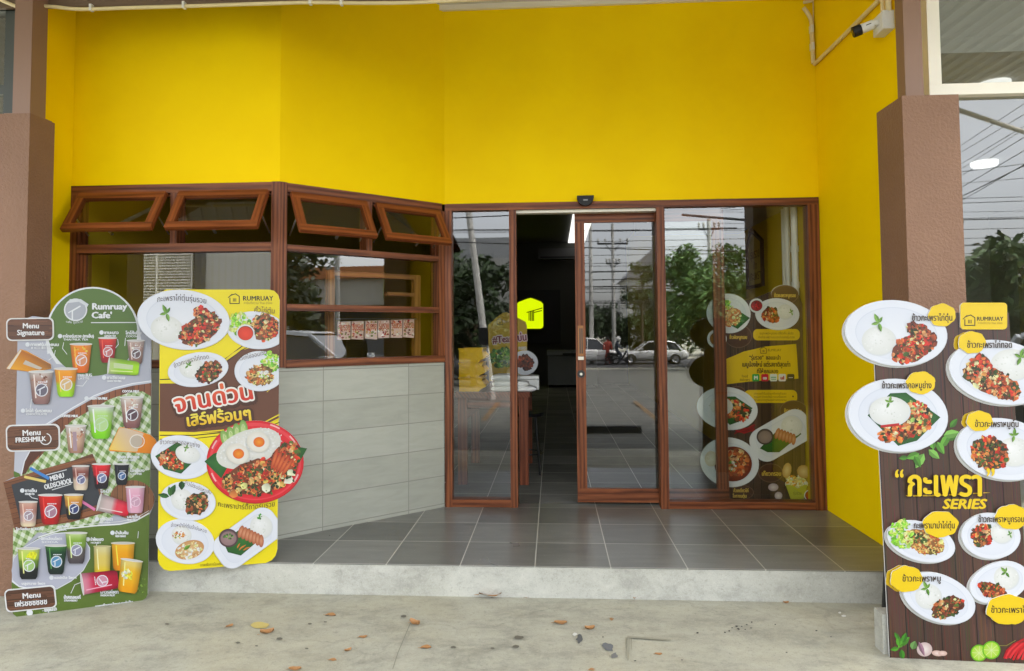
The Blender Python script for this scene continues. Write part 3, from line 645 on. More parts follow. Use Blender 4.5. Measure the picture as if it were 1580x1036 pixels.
# ============================ yellow board of quick dishes
Y = Board('menu_board', 'yellow rice dish menu board with red tray picture, standing at the porch edge', 'menu board', (-2.215, -1.525, 0.002), (-1.70, -1.352, 0.002), R(4.5), 'menu boards in front of the shop')
YO = [(247, 462), (249, 452), (256, 447)] + [(414, 447), (423, 449), (429, 455), (431.5, 463)] + [(428, 848), (425, 858), (419, 865), (410, 869)] + [(262, 881.5), (253, 879), (246, 872), (243.5, 863)]
Y.begin(0); Y.slab(YO, 0.0, 0.012, (255, 234, 0)); Y.lay = 0.0004
def yc(p): return clip(YO, p)
Y.poly([(246.5, 592), (275, 592), (300, 587), (330, 571), (352, 555), (372, 541), (400, 533), (431, 529), (430, 648), (415, 655), (380, 663), (340, 667), (290, 669), (246, 666)], (112, 68, 44))
for pts, w, col in (([(247, 586), (290, 584), (325, 569), (352, 551), (378, 531)], 1.6, (70, 48, 20)), ([(247, 590), (280, 590), (310, 584)], 2.2, (255, 232, 20)), ([(340, 562), (360, 546), (380, 534)], 2.5, (250, 226, 20)), ([(352, 557), (372, 541), (388, 533)], 1.2, (60, 40, 20)),
                    ([(247, 672), (300, 672), (340, 668), (380, 661)], 1.6, (60, 42, 18)), ([(247, 667), (300, 668), (345, 664)], 2.0, (250, 226, 20)), ([(247, 678), (300, 677), (345, 672)], 1.2, (80, 60, 20)), ([(400, 656), (431, 640)], 1.8, (250, 226, 20)), ([(405, 659), (431, 646)], 1.8, (250, 226, 20)), ([(402, 664), (431, 652)], 1.5, (70, 48, 20)), ([(412, 605), (425, 594)], 1.0, (250, 226, 60))):
    Y.line(pts, w, col)
logo_mark(Y, 362, 461.5, 13); Y.text('RUMRUAY', 398, 460.5, 47, (78, 70, 20), bold=0.35); Y.text('การันตีความ Thai อร่อย', 398, 467.8, 44, (130, 118, 20), h=5)
Y.end('panel')
# headline letters
Y.begin(0.0045)
T1 = 'จานด่วน'; T2 = 'เสิร์ฟร้อนๆ'
Y.text(T1, 329, 615.5, 122, (84, 48, 30), rot=-10, h=37, outline=7.0); Y.text(T2, 337, 645, 100, (84, 48, 30), rot=-7, h=25, outline=5.0)
Y.text(T1, 328, 613.5, 122, (255, 250, 240), rot=-10, h=37, outline=3.4); Y.text(T1, 328, 613.5, 122, (214, 44, 30), rot=-10, h=37, bold=1.25, col2=(240, 110, 56))
Y.text(T2, 337, 644, 100, (60, 36, 16), rot=-7, h=25, outline=1.4); Y.text(T2, 336.5, 643.5, 100, (250, 196, 20), rot=-7, h=25, bold=0.9, col2=(255, 236, 90)); Y.end('headline')
CUTY = [(200, 440), (431.2, 440), (430.2, 640), (427.8, 880), (200, 890)]
# the dishes, each a raised cut-out
Y.begin(); plate_base(Y, 396, 510, 46, 29, 6, CUTY); lettuce(Y, 369, 500, 17, 18, 0, CUTY); stir(Y, 407, 505, 20, 22, 0, FRY+NOOD, r=4); stir(Y, 422, 507, 8, 14, 0, RED, r=3); bowl(Y, 379, 514.5, 14, (228, 62, 30)); Y.text('คั่วไก่ตุ๋น', 408, 479, 32, (110, 84, 60), rot=5, h=11); Y.end('plate_picture')
Y.begin(); plate_base(Y, 306, 570.6, 47, 26.5, -8); rice(Y, 296, 568, 19, 15); stir(Y, 322, 575, 22, 15, -30, STIR+HERB, r=4); sprig(Y, 291, 564, 8, 60); Y.text('ข้าวกะเพราไก่ทอด', 295, 556.5, 56, (120, 100, 84), rot=-15, h=9.5, arc=2); Y.end('plate_picture')
Y.begin(); plate_base(Y, 401, 573, 39, 31, 0, CUTY); lettuce(Y, 418, 559, 14, 15, 0, CUTY); stir(Y, 401, 580, 22, 16, 0, NOOD, r=3.5); Y.blobs(406, 578, 9, 6, 0, 30, [(250, 244, 224), (236, 226, 190), (150, 190, 90)], 4, 1.5); Y.text('คั่วไก่ไข่ออนเซ็น', 389, 549, 46, (110, 92, 74), rot=-14, h=9); Y.end('plate_picture')
Y.begin(0); plate_base(Y, 283.6, 494, 71.5, 46, 6, thick=0.011); rice(Y, 258, 508, 25, 20, 10); stir(Y, 309, 510, 36, 20, -28, STIR+RED[:2], r=5); stir(Y, 318, 490, 22, 12, 35, STIR, r=5); Y.blobs(303, 508, 7, 4, 0, 10, [(214, 24, 30)], 3, 1.5); sprig(Y, 258, 484, 15); Y.text('กะเพราไก่ตุ๋นรุ่มรวย', 281, 461.5, 76, (90, 76, 70), rot=2, h=12, arc=3.5); Y.end('plate_picture')
Y.begin(0); plate_base(Y, 280.5, 705.5, 47.5, 33.5, 8, thick=0.009); bleaf(Y, [(240, 704), (274, 682), (309, 703), (280, 731), (254, 724)]); stir(Y, 266, 710, 22, 14, 20, FRY+RED, r=4); rice(Y, 290, 700, 19, 13, 15); sprig(Y, 288, 692, 7, 40); Y.text('ข้าวกะเพราคอหมูย่าง', 278, 683.5, 62, (120, 100, 84), rot=5, h=9.5, arc=2.5); Y.end('plate_picture')
Y.begin(); plate_base(Y, 290.5, 773, 43, 30, 8); rice(Y, 281, 770, 16.5, 16); stir(Y, 304, 778, 19, 17, -40, HERB, r=4); Y.leaf(262, 765, 20, -62, (44, 104, 40), .5); Y.leaf(264, 766, 16, -100, (70, 130, 50)); Y.leaf(262, 766, 18, 190, (50, 110, 44)); Y.leaf(281, 742, 14, 90, (30, 84, 34), .7); Y.text('ข้าวไข่ระเบิดหมูสับ', 306, 752, 44, (120, 100, 84), rot=22, h=8); Y.end('plate_picture')
Y.begin(0); plate_base(Y, 286, 835.5, 45.5, 34, 12, thick=0.009); rice(Y, 280, 825, 15, 14); Y.blobs(277, 825, 10, 5, -10, 26, [(214, 130, 60), (190, 90, 40), (230, 170, 110), (90, 120, 50)], 3, 1.2); Y.fan(ell(293, 848, 23, 14, -18), (236, 196, 140), (206, 150, 92)); Y.blobs(293, 848, 21, 12, -18, 60, [(240, 206, 156), (226, 180, 124), (212, 160, 104), (246, 220, 180)], 5, 1.6); Y.leaf(284, 848, 13, -35, (120, 170, 50)); Y.text('ข้าวหน้าไก่ตุ๋นน้ำมันหอย', 292, 813, 56, (120, 110, 110), rot=10, h=8, arc=2.5); Y.end('plate_picture')
Y.begin(); shp = clip(rrect(382-55, 830-28, 382+55, 830+28, 20, -36), CUTY); plate_base(Y, 381, 829, 55, 30, 0, CUTY, shape=shp); bleaf(Y, [(345, 836), (368, 818), (400, 812), (418, 818), (372, 857), (352, 852)]); bowl(Y, 353, 830, 15, (150, 120, 120), (86, 60, 64)); Y.blobs(353, 829, 7, 6, 0, 16, [(60, 90, 40), (90, 120, 60)], 3, 1.2); rice(Y, 403, 812, 17, 18, 0); Y.blobs(403, 797, 5, 4, 0, 10, [(60, 120, 40)], 3, 1.5)
for i in range(7): Y.fan(ell(372+i*5.2, 820+i*2.4, 4.2, 10, 18-i*3, 12), (228, 160, 120), (180, 96, 58))
for i in range(5): Y.leaf(366+i*3, 846+(i % 2)*3, 10, -60+i*12, (232, 140, 50), .22)
Y.end('plate_picture')
Y.begin(0); Y.slab(ell(394, 713, 75, 64, 0, 48), -0.013, 0.0012, (196, 20, 30)); Y.lay = 0.013
Y.poly(ell(394, 712.5, 74, 63, 0, 48), (228, 28, 40)); Y.poly(ell(394, 712, 71, 59.5, 0, 48), (244, 70, 78)); Y.fan(ell(394, 713.5, 67, 56, 0, 44), (214, 22, 34), (236, 34, 46))
for a in (-70, -40, -20, 20, 150, 200, 230): Y.line(ell(394, 712, 70, 60, 0, 6, a, a+12), 2.4, (255, 190, 190))
bleaf(Y, [(316, 712), (330, 700), (346, 694), (352, 720), (342, 738), (330, 726)]); bleaf(Y, [(474, 692), (452, 688), (436, 690), (442, 716), (462, 714)])
for i in range(4): Y.fan(ell(349+i*9, 679-i*5, 7, 16, -22+i*6, 18), (206, 226, 150), (120, 170, 70)); Y.line(ell(349+i*9, 679-i*5, 2.5, 9, -22+i*6, 12), .7, (226, 236, 180))
Y.fan(ell(384, 692, 52, 28, -20, 30), (250, 248, 240), (228, 226, 214)); Y.blobs(388, 690, 50, 27, -20, 240, RICEC, 2.6, 1.0, None, .96)
stir(Y, 398, 736, 58, 27, -14, RED+STIR+FRY, n=330, r=5.5); stir(Y, 438, 712, 20, 34, 28, RED+STIR, n=190, r=6)
Y.blobs(414, 734, 48, 24, -14, 13, [(236, 190, 110), (220, 160, 80), (244, 206, 140)], 9, 5.5); Y.blobs(410, 738, 50, 25, -14, 60, [(44, 60, 26), (30, 44, 20), (62, 84, 34)], 4, 1.5)
for i in range(5): Y.fan(ell(424+i*5, 708+i*3, 3.2, 17, 18+i*4, 12), (240, 124, 60), (180, 60, 28))
egg(Y, 367.5, 700, 15.5); egg(Y, 399, 682, 15.5); Y.end('tray_picture')
Y.begin(0.004)
Y.text('กะเพราปาร์ตี้ถาดรุ่มรวย', 380, 780.5, 88, (60, 46, 20), rot=0, h=11, arc=-5)
Y.text('ข้าวคอหมูย่างน้ำจิ้มแจ่ว', 402, 846, 58, (70, 56, 20), rot=-38, h=7); Y.text('ภาพเพื่อการโฆษณาเท่านั้น', 332, 870.5, 46, (110, 98, 20), rot=-4, h=6)
Y.end('dish_names')
# the folding stand that carries the board on the porch
g = MB(); z0 = 0.0; 
for x in (-0.16, 0.16): g.box((x-0.014, 0.03, 0.10), (x+0.014, 0.05, 1.25)); g.tube([(x, 0.05, 1.1), (x, 0.40, 0.012)], 0.012, n=8); g.tube([(x, 0.04, 0.10), (x, 0.26, 0.012)], 0.012, n=8)
g.box((-0.22, 0.016, 0.10), (0.22, 0.034, 0.13)); g.box((-0.22, 0.016, 1.0), (0.22, 0.034, 1.03)); g.build('easel_stand', BLKM, Y.root)

# ============================ green drinks board
G = Board('menu_board', 'green and grey iced drinks menu board with round top, leaning at the left pillar', 'menu board', (-2.978, -1.758, GZ), (-2.364, -1.484, GZ), R(4.0), 'menu boards in front of the shop')
arc = ell(143, 515, 72.5, 72, 0, 26, 193, 343)
GO = [(27, 527), (40, 492), (50, 488), (66, 490)]+arc+[(222, 508), (233, 516), (233.5, 600), (232.5, 700), (231, 756), (237, 763), (239, 770), (237, 781), (230, 796), (229.3, 860), (228, 917), (225, 923), (219, 927.5), (40, 951.5), (27, 953), (20, 947), (17.5, 938), (18, 900), (21, 826), (23, 818), (5.5, 744), (22, 736), (24, 690), (25.5, 600)]
G.begin(0); G.slab(GO, 0.0, 0.012, (189, 191, 202)); G.lay = 0.0004
G.poly([(66, 490)]+arc+[(219, 530), (150, 570), (75, 560)], (236, 238, 240)); G.poly(ell(143, 513, 69, 67.5, 0, 40), (92, 122, 50)); G.poly([(27, 560), (62, 556), (76, 545), (96, 575), (150, 588), (180, 578), (205, 560), (233, 550), (233.4, 600), (25.6, 645)], (189, 191, 202)); G.poly(ell(143, 513, 69, 67.5, 0, 30, 20, 160), (92, 122, 50))
wcurve = [(24.5, 688), (45, 672), (76, 652), (113, 629), (145, 611), (176, 599), (205, 592), (233.4, 588)]
G.wood(wcurve+[(233, 640), (120, 690), (70, 720), (24, 730)], (140, 84, 54), True, 9)
G.check([(24, 739), (62, 705), (110, 650), (133, 637), (170, 616), (200, 606), (220, 604), (233.2, 612), (232, 720), (231, 756), (200, 775), (170, 800), (120, 825), (60, 822), (25, 822)])
G.line([(x, y+1.5) for x, y in wcurve], 3.6, (205, 208, 218)); G.line(wcurve, 1.4, (246, 248, 252))
G.poly([(21, 728), (28, 726), (32, 735), (22.4, 737)], (92, 122, 50)); G.poly([(23, 697), (46, 697), (38, 712), (33, 732), (22, 727)], (200, 202, 212)); G.poly([(46, 697), (66, 697), (48, 716), (40, 731), (33, 733), (38, 714)], (96, 56, 38)); G.line([(47, 695), (38, 712), (33, 734)], 1.5, (240, 242, 246))
# round tray, olive lower part
G.poly([(232, 725), (231, 756), (200, 740), (215, 728)], (98, 128, 52)); G.wood(ell(204, 771, 34.5, 30, 0, 36), (142, 94, 62), True, 8)
low = [(20.5, 822), (60, 818), (80, 814), (120, 810), (180, 809), (210, 803), (231, 790), (229.6, 850), (228, 917), (225, 923), (219, 927), (40, 951), (27, 952.5), (20.5, 947), (18, 938), (18.4, 900)]
G.check([(20.8, 815), (60, 812), (160, 780), (172, 796), (150, 806), (60, 820), (30, 850), (20, 862)], 30, 12)
G.poly([(24, 870), (34, 848), (60, 829), (100, 817)]+low[4:], (98, 122, 44)); G.blobs(60, 938, 34, 10, -8, 70, [(84, 106, 36), (112, 138, 56), (76, 98, 34)], 2.4, 1.0); G.blobs(218, 900, 8, 20, 0, 40, [(84, 106, 36), (112, 138, 56)], 2.4, 1.0)
G.line([(60, 829), (100, 816), (150, 811), (185, 809), (210, 803.5), (230, 792)], 2.0, (244, 246, 240)); G.line([(66, 823), (100, 812.5), (150, 807.5), (185, 805), (210, 799.5), (230, 788)], 0.8, (240, 242, 236))
bean = [(18.3, 880), (22, 862), (36, 846), (60, 832), (84, 824), (110, 822), (128, 830), (138, 846), (138, 862), (128, 880), (110, 896), (88, 908), (60, 910), (30, 904), (20, 895)]
G.poly([(78+(x-78)*1.02, 866+(y-866)*1.03) for x, y in bean[1:13]]+[(30, 906), (19, 898)], (240, 242, 246)); G.poly(bean, (192, 194, 208))
# chalkboard
G.wood([(5.6, 744), (22, 738), (60, 726), (112, 711), (143, 700), (150, 716), (166, 790), (110, 806), (23.5, 818)], (134, 84, 54), False, 8, -14); G.poly([(18, 748), (62, 735), (114, 720), (140, 716), (158, 776), (120, 790), (32, 806)], (62, 65, 70))
G.text('MENU', 88, 736, 22, (240, 240, 240), rot=-15, bold=.45, h=11); G.text('OLDSCHOOL', 90, 746.5, 44, (240, 240, 240), rot=-14, bold=.45, h=11); G.line([(72, 733), (103, 725)], 1.2, (230, 230, 230)); G.line([(81, 756), (110, 747)], 1.2, (230, 230, 230))
G.line([(39, 736), (70, 743)], 4, (240, 214, 120)); G.line([(48, 723), (75, 738)], 4.6, (70, 140, 214)); G.line([(127, 774), (146, 786)], 4.2, (236, 130, 180))
# writing
LW_ = (246, 248, 250)
G.text('Rumruay', 169, 473, 54, LW_, bold=.7, h=13.5); G.text("Cafe'", 157, 486.5, 31, LW_, bold=.7, h=13.5); G.line([(141, 498.3), (212, 498)], 1.3, LW_)
G.poly(ell(117, 478.5, 18, 17.5, 0, 26), (240, 242, 244)); G.poly(ell(117, 478.5, 16, 15.5, 0, 26), (182, 186, 194)); G.poly([(108, 462), (125, 462), (137, 470), (135, 474), (122, 466), (106, 468)], (224, 228, 232)); G.line([(112, 494), (112, 480), (124, 473)], 2.0, LW_); G.line([(106, 483), (124, 472.5)], 1.4, LW_); G.text('cafe รุ่มรวย', 115, 497, 26, LW_, h=5.5, arc=-1.5)
def cap(x, y, w, a, b='', dot=True, h=6.5, rot=0):
    if dot: G.poly(ell(x-w/2-4, y, 3.4, 3.4, 0, 14), (236, 240, 244))
    G.text(a, x, y, w, LW_, h=h, bold=.35, rot=rot)
    if b: G.text(b, x-w*.08, y+5.2, w*.8, LW_, h=4.2, bold=.2, rot=rot)
cap(121, 519, 48, 'ชาไทยรุ่มรวย (ชาเย็น)', 'THAI MILK TEA'); cap(69, 532, 44, 'กาแฟรุ่มรวยนม', 'ICED'); cap(172, 513.5, 22, 'ชามะนาว', 'LEMON TEA'); cap(206, 514, 24, 'โกโก้เย็น', 'COCOA', False)
cap(131, 579, 22, 'ชานม BUG', 'LATTE', False); cap(179, 583, 28, 'ชาเขียวนม', 'GREEN TEA MILK'); cap(60, 634, 40, 'โกโก้ รุ่มรวยนม', 'CHOCOLATE'); cap(152, 615, 28, 'GREEN TEA MILK', '', True, 5); cap(202, 604, 26, 'COCOA MILK', '', False, 5); cap(107, 642, 28, 'COFFEE MILK', '', False, 5)
cap(48, 757, 18, 'ชาเย็น', 'ICED MILK TEA'); cap(198, 705, 34, 'นมสด คาราเมล', 'CARAMEL MILK', False); cap(212, 726, 22, 'โอเลี้ยง', 'COFFEE', False); cap(162, 758, 14, 'โกปี๊', '', False); cap(164, 801, 20, 'แดงโซดา', 'RED SODA'); cap(206, 797, 20, 'นมเย็น', 'PINK MILK', False); cap(44, 816, 38, 'โอวัลติน ICED', '', False, 5); cap(98, 812, 16, 'ชาดำเย็น', 'TEA', False, 5)
cap(80, 831, 32, 'อิตาเลียนโซดา', 'SODA', False, 6); cap(150, 832, 20, 'น้ำผึ้งมะนาว', 'HONEY'); cap(188, 822, 20, 'น้ำส้มคั้น', 'FRESH ORANGE'); cap(52, 900, 36, 'บลูฮาวาย โซดา', '', False, 5); cap(101, 891, 34, 'แอปเปิ้ล โซดา', '', True, 5); cap(112, 921, 26, 'น้ำสตรอเบอรี่', 'STRAWBERRY', False, 7); cap(169, 913, 28, 'เสาวรสโซดา', 'PASSION FRUIT', False, 7); cap(176, 932, 58, 'ภาพเพื่อการโฆษณาเท่านั้น', '', False, 6, -7); cap(77, 940, 22, '- เมนูแนะนำ', '', False, 7.5, -6); G.poly(ell(46.5, 945, 5, 5, 0, 16), LW_)
for pts in ([(99, 529), (97, 538), (104, 547)], [(182, 524), (183, 532), (178, 538)], [(194, 522), (193, 534)], [(86, 541), (84, 550), (76, 556)], [(48, 629), (49, 618), (53, 612)], [(135, 587), (128, 596), (118, 595)], [(44, 762), (50, 768), (59, 770)], [(110, 915), (116, 902), (126, 898)], [(214, 820), (213, 830)], [(150, 838), (148, 850)]): G.line(pts, 0.9, LW_)
G.end('panel')
# cups printed on the board; the ones that stick out are raised cut-outs
G.begin(G.lay+.0004); TAU = (176, 140, 124)
cup(G, 125.5, 553.5, 33, 44, [(250, 150, 40), (250, 134, 10), (238, 110, 0)], fill=(222, 150, 110), ice=[(180, 80, 10), (255, 170, 60), (240, 120, 10)]); cup(G, 166.5, 541, 28, 38, [(228, 60, 40), (196, 24, 30), (160, 16, 26)], fill=(206, 120, 120)); cup(G, 210, 544, 27, 36, [(200, 176, 166), (172, 138, 124), (138, 100, 86)], fill=(110, 90, 92), ice=[(150, 110, 96), (206, 184, 172)])
cup(G, 191.5, 567, 25, 47, [(190, 214, 130), (160, 216, 40), (176, 232, 20)], rot=-84, mark=False, taper=.85); G.poly([(176, 560), (206, 564), (205, 571), (176, 568)], (206, 222, 170))
cup(G, 64.5, 599, 37, 50, [(206, 190, 180), (184, 150, 136), (166, 126, 118), (150, 112, 108)], fill=(112, 106, 120), ice=[(120, 76, 60), (216, 200, 190), (170, 124, 106)]); cup(G, 102.5, 591, 35, 43, [(252, 170, 50), (252, 160, 20), (190, 230, 20), (170, 236, 10)], fill=(226, 190, 130))
cup(G, 156.5, 652, 40, 50, [(214, 230, 206), (190, 232, 130), (150, 230, 30), (130, 220, 10)], fill=(190, 222, 150), ring=(200, 230, 190)); cup(G, 204, 637, 35, 47, [(226, 212, 200), (204, 170, 154), (160, 114, 106), (136, 86, 84)], fill=(96, 70, 80), ice=[(222, 190, 170), (180, 130, 112)]); cup(G, 118, 678, 32, 42, [(226, 214, 204), (214, 176, 146), (180, 136, 112)], fill=(170, 136, 146), mark=False, ice=[(150, 100, 76), (230, 200, 176)]); G.line([(116, 668), (117, 694)], 6, (176, 150, 160))
cup(G, 125.5, 737.5, 26, 37, [(190, 150, 140), (150, 84, 74), (230, 206, 180), (240, 220, 190)], fill=(120, 120, 156), taper=.8); cup(G, 157.5, 735, 28, 38, [(240, 40, 50), (214, 20, 36), (40, 14, 24), (26, 16, 24)], fill=(120, 130, 170)); cup(G, 188.5, 732, 23, 32, [(30, 32, 40), (24, 26, 34), (20, 22, 28)], fill=(70, 110, 160))
cup(G, 45, 793, 28, 38, [(216, 170, 150), (206, 146, 130), (216, 180, 170), (240, 220, 180)], fill=(170, 150, 160), taper=.82); cup(G, 79, 786, 36, 45, [(226, 40, 30), (210, 26, 22), (190, 16, 18)], fill=(176, 130, 150)); cup(G, 115, 782, 29, 38, [(240, 190, 90), (220, 150, 60), (40, 30, 26), (24, 22, 26)], fill=(60, 72, 120))
cup(G, 177, 780.5, 27, 48, [(190, 176, 170), (214, 190, 186), (236, 60, 80), (226, 16, 50)], rot=-75, mark=False, taper=.8); cup(G, 209.5, 771, 29, 40, [(244, 190, 206), (240, 170, 196), (240, 180, 200)], fill=(214, 170, 190), ring=(250, 214, 226), taper=.8)
cup(G, 46, 869, 34, 47, [(206, 220, 120), (200, 226, 90), (110, 150, 40), (26, 30, 28), (22, 26, 26)], fill=(170, 206, 120), taper=.78); G.blobs(50, 857, 7, 5, 0, 10, [(226, 230, 30)], 6, 3); cup(G, 88, 863, 33, 44, [(60, 120, 50), (20, 70, 40), (22, 56, 40), (18, 40, 36)], fill=(90, 150, 190)); cup(G, 119, 845, 33, 47, [(190, 214, 130), (140, 180, 60), (100, 92, 88), (82, 74, 78)], fill=(150, 150, 176), taper=.75)
cup(G, 159, 864, 26, 44, [(226, 214, 150), (230, 206, 100), (240, 206, 30)], rot=0, mark=False, taper=.9, lid=(216, 206, 150)); cup(G, 191, 858, 35, 42, [(250, 190, 40), (248, 170, 0), (240, 150, 0)], mark=False, taper=.85, lid=(226, 222, 206)); cup(G, 156, 896, 33, 56, [(226, 140, 160), (206, 20, 60), (180, 10, 50)], rot=-98, fill=(216, 150, 170), taper=.85); cup(G, 201, 888, 33, 50, [(240, 214, 120), (252, 190, 20), (250, 170, 0)], rot=8, mark=False, taper=.9); G.blobs(198, 884, 8, 8, 0, 20, [(240, 226, 170), (252, 206, 60)], 5, 2); G.end('drink_pictures')
G.begin(0); G.slab([(10, 569), (32, 539), (42, 542), (79, 562), (80, 569), (70, 571), (46, 574), (14, 570)], -0.008, 0.0012, (226, 150, 40)); G.lay = 0.0082; G.poly([(11, 569), (32, 540), (34, 541), (16, 570)], (236, 224, 200)); G.poly([(34, 541), (56, 551), (79, 563), (79.5, 568.5), (46, 573), (17, 569.5)], [(190, 110, 30), (170, 100, 30), (150, 96, 50), (160, 110, 60), (236, 160, 30), (244, 176, 40)]); G.poly([(40, 556), (66, 568), (62, 571), (36, 562)], (206, 196, 180)); G.end('drink_picture')
G.begin(0); G.slab([(168, 694), (184, 660), (194, 659), (232, 671), (240, 678), (243, 685), (241, 694), (236, 700), (200, 698), (170, 696)], -0.008, 0.0012, (250, 150, 20)); G.lay = 0.0082; G.poly([(169, 694), (184.5, 661), (194, 660), (222, 669), (212, 697), (200, 697)], [(252, 214, 90), (226, 200, 160), (222, 196, 166), (230, 200, 170), (224, 196, 160), (250, 190, 90)]); G.poly([(222, 669), (232, 672), (239, 678.5), (242, 685), (240, 693), (236, 699), (212, 697)], (250, 146, 16)); G.ring(ell(212, 681, 11, 10, 0, 20), 1.4, (244, 236, 224)); G.poly(ell(211, 681, 9.5, 9, 0, 18), (200, 186, 166)); G.end('drink_picture')
def sign_label(pts, lines, ang):
    G.begin(0); G.slab(pts, -0.009, 0.0012, (240, 240, 238)); G.lay = 0.0092; c = (sum(p[0] for p in pts)/len(pts), sum(p[1] for p in pts)/len(pts)); inn = [(c[0]+(x-c[0])*.95, c[1]+(y-c[1])*.9) for x, y in pts]
    G.wood(inn, (112, 74, 52), False, 9, ang, 60)
    for t, x, y, w, h in lines: G.text(t, x, y+.8, w, (50, 30, 22), rot=ang, h=h, bold=.5); G.text(t, x, y, w, (250, 250, 250), rot=ang, h=h, bold=.38)
    return G
sign_label(rrect(10.5, 491, 83.5, 526, 8, -1), [('Menu', 48, 503, 25, 11.5), ('Signature', 48, 513.5, 42, 11.5)], 0); G.end('name_plate')
sign_label(rrect(10, 655, 93, 696.5, 9, -1.5), [('Menu', 49, 667.5, 28, 12.5), ('FRESHMILK', 48, 678, 47, 10.5)], -3); G.line(ell(71, 677.5, 8.5, 8.5, 0, 14, -75, 150), 1.4, (250, 250, 250)); G.end('name_plate')
sign_label(rrect(8.5, 906, 87, 941, 7, -6), [('Menu', 49, 918, 28, 12), ('เฟรชชชชชช', 48, 929.5, 50, 12)], -5); G.end('name_plate')
g = MB(); g.box((-0.25, 0.0125, 0.05), (-0.22, 0.032, 1.5)); g.box((0.22, 0.0125, 0.05), (0.25, 0.032, 1.45)); g.box((-0.22, 0.0125, 0.7), (0.22, 0.032, 0.73)); g.build('back_batten', WOODI, G.root)

# ============================ wooden looking kaphrao board on the right
K = Board('menu_board', 'tall brown wood printed menu board with white plates, leaning at the right pillar', 'menu board', (1.67, -2.02, GZ), (2.268, -2.048, GZ), R(4.6), 'menu boards in front of the shop')
KO = [(1346, 483), (1556, 483), (1592, 1025), (1373.5, 1014.8)]
K.begin(0); K.slab(KO, 0.0, 0.014, (70, 46, 36)); K.lay = 0.0003
for i in range(8):
    t0, t1 = i/8, (i+1)/8; lerp = lambda a, b, t: (a[0]+(b[0]-a[0])*t, a[1]+(b[1]-a[1])*t)
    reg = [lerp(KO[0], KO[1], t0), lerp(KO[0], KO[1], t1), lerp(KO[3], KO[2], t1), lerp(KO[3], KO[2], t0)]; j = rnd.uniform(.82, 1.15); b = (92*j, 62*j, 48*j); K.poly(reg, b)
    for q in range(46):
        a = rnd.uniform(.02, .97); y = rnd.random(); l = rnd.uniform(.08, .4); w = rnd.uniform(.008, .04); y2 = min(1, y+l); e = lambda aa, yy: lerp(lerp(reg[0], reg[1], aa), lerp(reg[3], reg[2], aa), yy)
        K.poly([e(a, y), e(min(1, a+w), y), e(min(1, a+w*1.3), y2), e(max(0, a+.01), y2)], tuple(v*rnd.choice((.72, .82, 1.14, 1.28)) for v in b), d=0.00001)
    K.line([reg[0], reg[3]], 1.6, (34, 22, 18))
YT = (252, 214, 0)
K.poly([(1397, 764.5), (1450, 763), (1520, 760), (1528, 760.5), (1450, 765.5), (1400, 766.5)], (240, 196, 20)); K.text('SERIES', 1488, 777.5, 66, YT, h=21, bold=1.1, skew=.22)
for x, y, l, a in ((1386, 1000, 16, -60), (1388, 998, 18, -100), (1388, 996, 20, -40), (1390, 1002, 17, 80), (1387, 1000, 14, 170), (1392, 992, 17, -70), (1386, 986, 12, -120)): K.leaf(x, y, l, a, rnd.choice(((90, 170, 40), (120, 196, 60), (70, 150, 36))), .5)
K.fan(ell(1426, 1002, 12, 11, 0, 20), (248, 236, 228), (214, 186, 180)); K.leaf(1407, 1002, 14, -70, (120, 170, 90), .8); K.leaf(1417, 990, 24, 68, (176, 130, 150), .3); K.fan(ell(1446, 1008, 9, 4.5, 8, 14), (250, 226, 214), (220, 180, 166)); K.fan(ell(1454, 1008, 7, 4, 4, 14), (250, 220, 206), (220, 180, 166))
for x, y, r in ((1510, 1007.5, 13), (1529, 1003, 14)): K.poly(ell(x, y, r, r), (110, 190, 20)); K.fan(ell(x, y, r*.86, r*.86), (210, 236, 120), (176, 222, 50)); [K.line([(x, y), (x+r*.8*math.cos(i), y+r*.8*math.sin(i))], .7, (226, 240, 170)) for i in (0, .8, 1.6, 2.4, 3.2, 4, 4.8, 5.6)]
for i in range(9):
    x = 1556+i*4; K.line([(x-8+rnd.uniform(-3, 3), 1018-rnd.random()*6), (x-3, 1004), (x+8, 994), (x+20+rnd.uniform(0, 6), 986+rnd.random()*8)], 3.4, rnd.choice(((214, 20, 34), (190, 12, 28), (236, 50, 56))))
K.line([(1540, 996), (1552, 996), (1566, 988)], 1.2, (140, 130, 60))
for x, y, l, a in ((1452, 690, 24, -60), (1462, 680, 22, -40), (1470, 672, 16, 10), (1440, 694, 20, -100), (1425, 700, 26, 120), (1418, 700, 22, 160), (1410, 704, 20, 60), (1432, 694, 22, 40), (1455, 672, 26, -10), (1445, 682, 22, 60), (1465, 660, 18, -50), (1400, 706, 14, 175)): K.leaf(x, y, l, a, rnd.choice(((110, 180, 60), (140, 204, 90), (84, 150, 44))), .5)
K.end('panel')
K.begin(0); K.slab(rrect(1480.4, 467.6, 1552.6, 508.8, 6), -0.008, 0.0012, YT); K.lay = 0.0083; logo_mark(K, 1495, 495, 14); K.text('RUMRUAY', 1526, 492.3, 41, (90, 78, 10), h=8.6, bold=.35); K.text('การันตีความ Thai อร่อย', 1526, 499, 38, (150, 130, 10), h=4.6); K.end('name_plate')
def tagblob(x, y, rx, ry, txt, tx, ty, w, back=True, h=13.5, wide=True):
    K.begin(0); e = []
    for i in range(40):
        a = 2*math.pi*i/40; q = 1+0.035*math.sin(7*a+x)+rnd.uniform(-.02, .02); e.append((x+rx*q*math.cos(a), y+ry*q*math.sin(a)))
    if back: K.slab([(px-5, py+1) for px, py in e], 0.0012-0.004, 0.0012, (240, 196, 0))
    K.slab(e, -0.0195, -0.013, YT); K.lay = 0.0198; K.text(txt, tx, ty, w, (66, 46, 20), h=h, bold=.3); K.end('dish_name')
